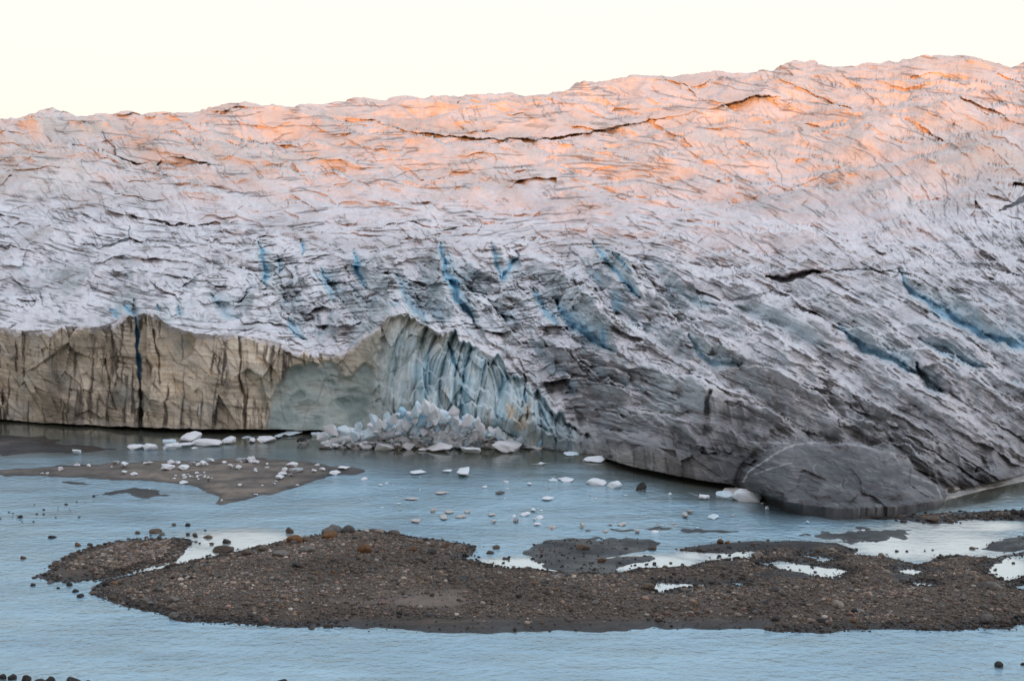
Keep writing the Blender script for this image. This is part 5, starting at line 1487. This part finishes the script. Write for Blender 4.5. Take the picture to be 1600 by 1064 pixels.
# ==================================================== light, sky, camera
SKY_MIX = 0.02
SIDE = (0.62, 1.5)
SUN_EL, SUN_SIDE = 6.0, 0.12            # degrees up; drift to the right per metre forward


def build_shade_ridge():
    """unseen ridge added behind the viewpoint, its crest shaped to shade the lower ice"""
    yr = -600.0
    us = np.arange(-700, 2301, 20.0)
    vb = curve([(-700, 205), (0, 208), (200, 220), (400, 258), (600, 292), (800, 308), (1000, 322), (1150, 332), (1280, 322), (1400, 276), (1500, 238), (1600, 205), (1900, 180), (2300, 180)], us, 3)
    vv = [(100, 1260), (150, 1060), (200, 870), (250, 690), (300, 540), (350, 420)]
    Yb = np.interp(vb, [a for a, _ in vv], [b for _, b in vv])
    dx, dy, dz = ray(us, vb)
    Xb, Zb = dx * Yb / dy, EYE + dz * Yb / dy
    crest_x = Xb - SUN_SIDE * (Yb - yr)
    crest_z = Zb + math.tan(R(SUN_EL)) * np.hypot(1, SUN_SIDE) * (Yb - yr)  # crest fitted so that its shadow ends along the chosen line
    o_ = np.argsort(crest_x)
    xs = np.arange(-1200, 1001, 10.0)
    cz = np.interp(xs, crest_x[o_], crest_z[o_])
    prof = [(-1100, 0.0), (-900, 0.5), (-700, 0.9), (-600, 1.0), (-520, 0.85), (-380, 0.5), (-220, 0.3), (-100, 0.22)]
    ys = np.array([p[0] for p in prof])
    k = np.array([p[1] for p in prof])
    X, Y = np.meshgrid(xs, ys)
    Z = cz[None] * k[:, None] + 6 * fbm(X / 60, Y / 60, 400, 4) * (k[:, None] < 0.99)
    C = np.full(X.shape + (3,), 0.07) * (1 + 0.3 * fbm(X / 20, Y / 20, 401, 4))[..., None]
    link('shade_ridge', grid_mesh('shade_ridge', X, Y, Z, C, None, M_GROUND), 'unseen ridge added behind the viewpoint to shade the valley', kind='structure')


build_shade_ridge()

sun = bpy.data.lights.new('sun', 'SUN')
sun.energy = 1.1
sun.angle = R(5.0)
sun.color = (1.0, 0.37, 0.10)
so = bpy.data.objects.new('sun', sun)
COL.objects.link(so)
so.rotation_euler = Vector((SUN_SIDE, 1.0, -math.tan(R(SUN_EL)))).to_track_quat('-Z', 'Y').to_euler()

world = bpy.data.worlds.new('World')
scene.world = world
world.use_nodes = True
nt = world.node_tree
bg = nt.nodes['Background']
sky = N(nt, 'ShaderNodeTexSky', sky_type='NISHITA')
sky.sun_disc = False
sky.sun_elevation = R(SUN_EL)
sky.sun_rotation = R(180 + math.degrees(math.atan(SUN_SIDE)))
sky.air_density = 1.0
sky.dust_density = 1.5
tc = N(nt, 'ShaderNodeTexCoord')
sp = N(nt, 'ShaderNodeSeparateXYZ')
nt.links.new(tc.outputs['Generated'], sp.inputs[0])
# towards the glacier: creamy band, blue above it; behind the viewpoint: the warm glow of the setting sun
front = ramp(nt, sp.outputs['Z'], [(0.0, (1.0, 0.885, 0.79)), (0.07, (1.0, 0.945, 0.865)), (0.17, (0.99, 0.965, 0.885)), (0.28, (0.94, 0.98, 0.97)), (0.42, (0.50, 0.72, 0.90)), (0.75, (0.66, 0.76, 0.92)), (1.0, (0.74, 0.76, 0.84))])
rear = ramp(nt, sp.outputs['Z'], [(0.0, (0.80, 0.58, 0.44)), (0.15, (0.70, 0.60, 0.56)), (0.40, (0.62, 0.59, 0.63)), (0.8, (0.62, 0.63, 0.72)), (1.0, (0.74, 0.76, 0.84))])
mr = N(nt, 'ShaderNodeMapRange', interpolation_type='SMOOTHSTEP')
mr.inputs['From Min'].default_value = 0.30
mr.inputs['From Max'].default_value = -0.45
nt.links.new(sp.outputs['Y'], mr.inputs['Value'])
hz = mixc(nt, front.outputs['Color'], rear.outputs['Color'], mr.outputs['Result'])
sx = N(nt, 'ShaderNodeMapRange')
sx.inputs['From Min'].default_value = -0.9
sx.inputs['From Max'].default_value = 0.9
sx.inputs['To Min'].default_value = SIDE[0]
sx.inputs['To Max'].default_value = SIDE[1]
# only away from the glacier's own sky: sides and rear
nt.links.new(sp.outputs['X'], sx.inputs['Value'])
sm = N(nt, 'ShaderNodeVectorMath', operation='SCALE')
nt.links.new(hz, sm.inputs[0])
am = N(nt, 'ShaderNodeMapRange', interpolation_type='SMOOTHSTEP')
am.inputs['From Min'].default_value = 0.88
am.inputs['From Max'].default_value = 0.60
nt.links.new(sp.outputs['Y'], am.inputs['Value'])
sl_ = N(nt, 'ShaderNodeMix')
sl_.inputs[2].default_value = 1.0
nt.links.new(am.outputs['Result'], sl_.inputs[0])
nt.links.new(sx.outputs['Result'], sl_.inputs[3])
nt.links.new(sl_.outputs[0], sm.inputs['Scale'])
hz = sm.outputs[0]
sk = N(nt, 'ShaderNodeVectorMath', operation='SCALE')
sk.inputs['Scale'].default_value = SKY_MIX
nt.links.new(sky.outputs['Color'], sk.inputs[0])
ad = N(nt, 'ShaderNodeVectorMath', operation='ADD')
nt.links.new(sk.outputs[0], ad.inputs[0])
nt.links.new(hz, ad.inputs[1])
nt.links.new(ad.outputs[0], bg.inputs['Color'])
EXPO = 1.7
bg.inputs['Strength'].default_value = 2 ** -EXPO

cam = bpy.data.cameras.new('camera')
cam.sensor_width = 36
cam.lens = 36 * F / 1600
cam.clip_end = 6000
co_ = bpy.data.objects.new('camera', cam)
COL.objects.link(co_)
co_.location = (0, 0, EYE)
co_.rotation_euler = (R(90) - TH, 0, 0)
scene.camera = co_
scene.view_settings.view_transform = 'Standard'
scene.view_settings.look = 'None'
scene.view_settings.exposure = EXPO
scene.view_settings.gamma = 1
scene.cycles.max_bounces = 6
scene.cycles.use_denoising = True
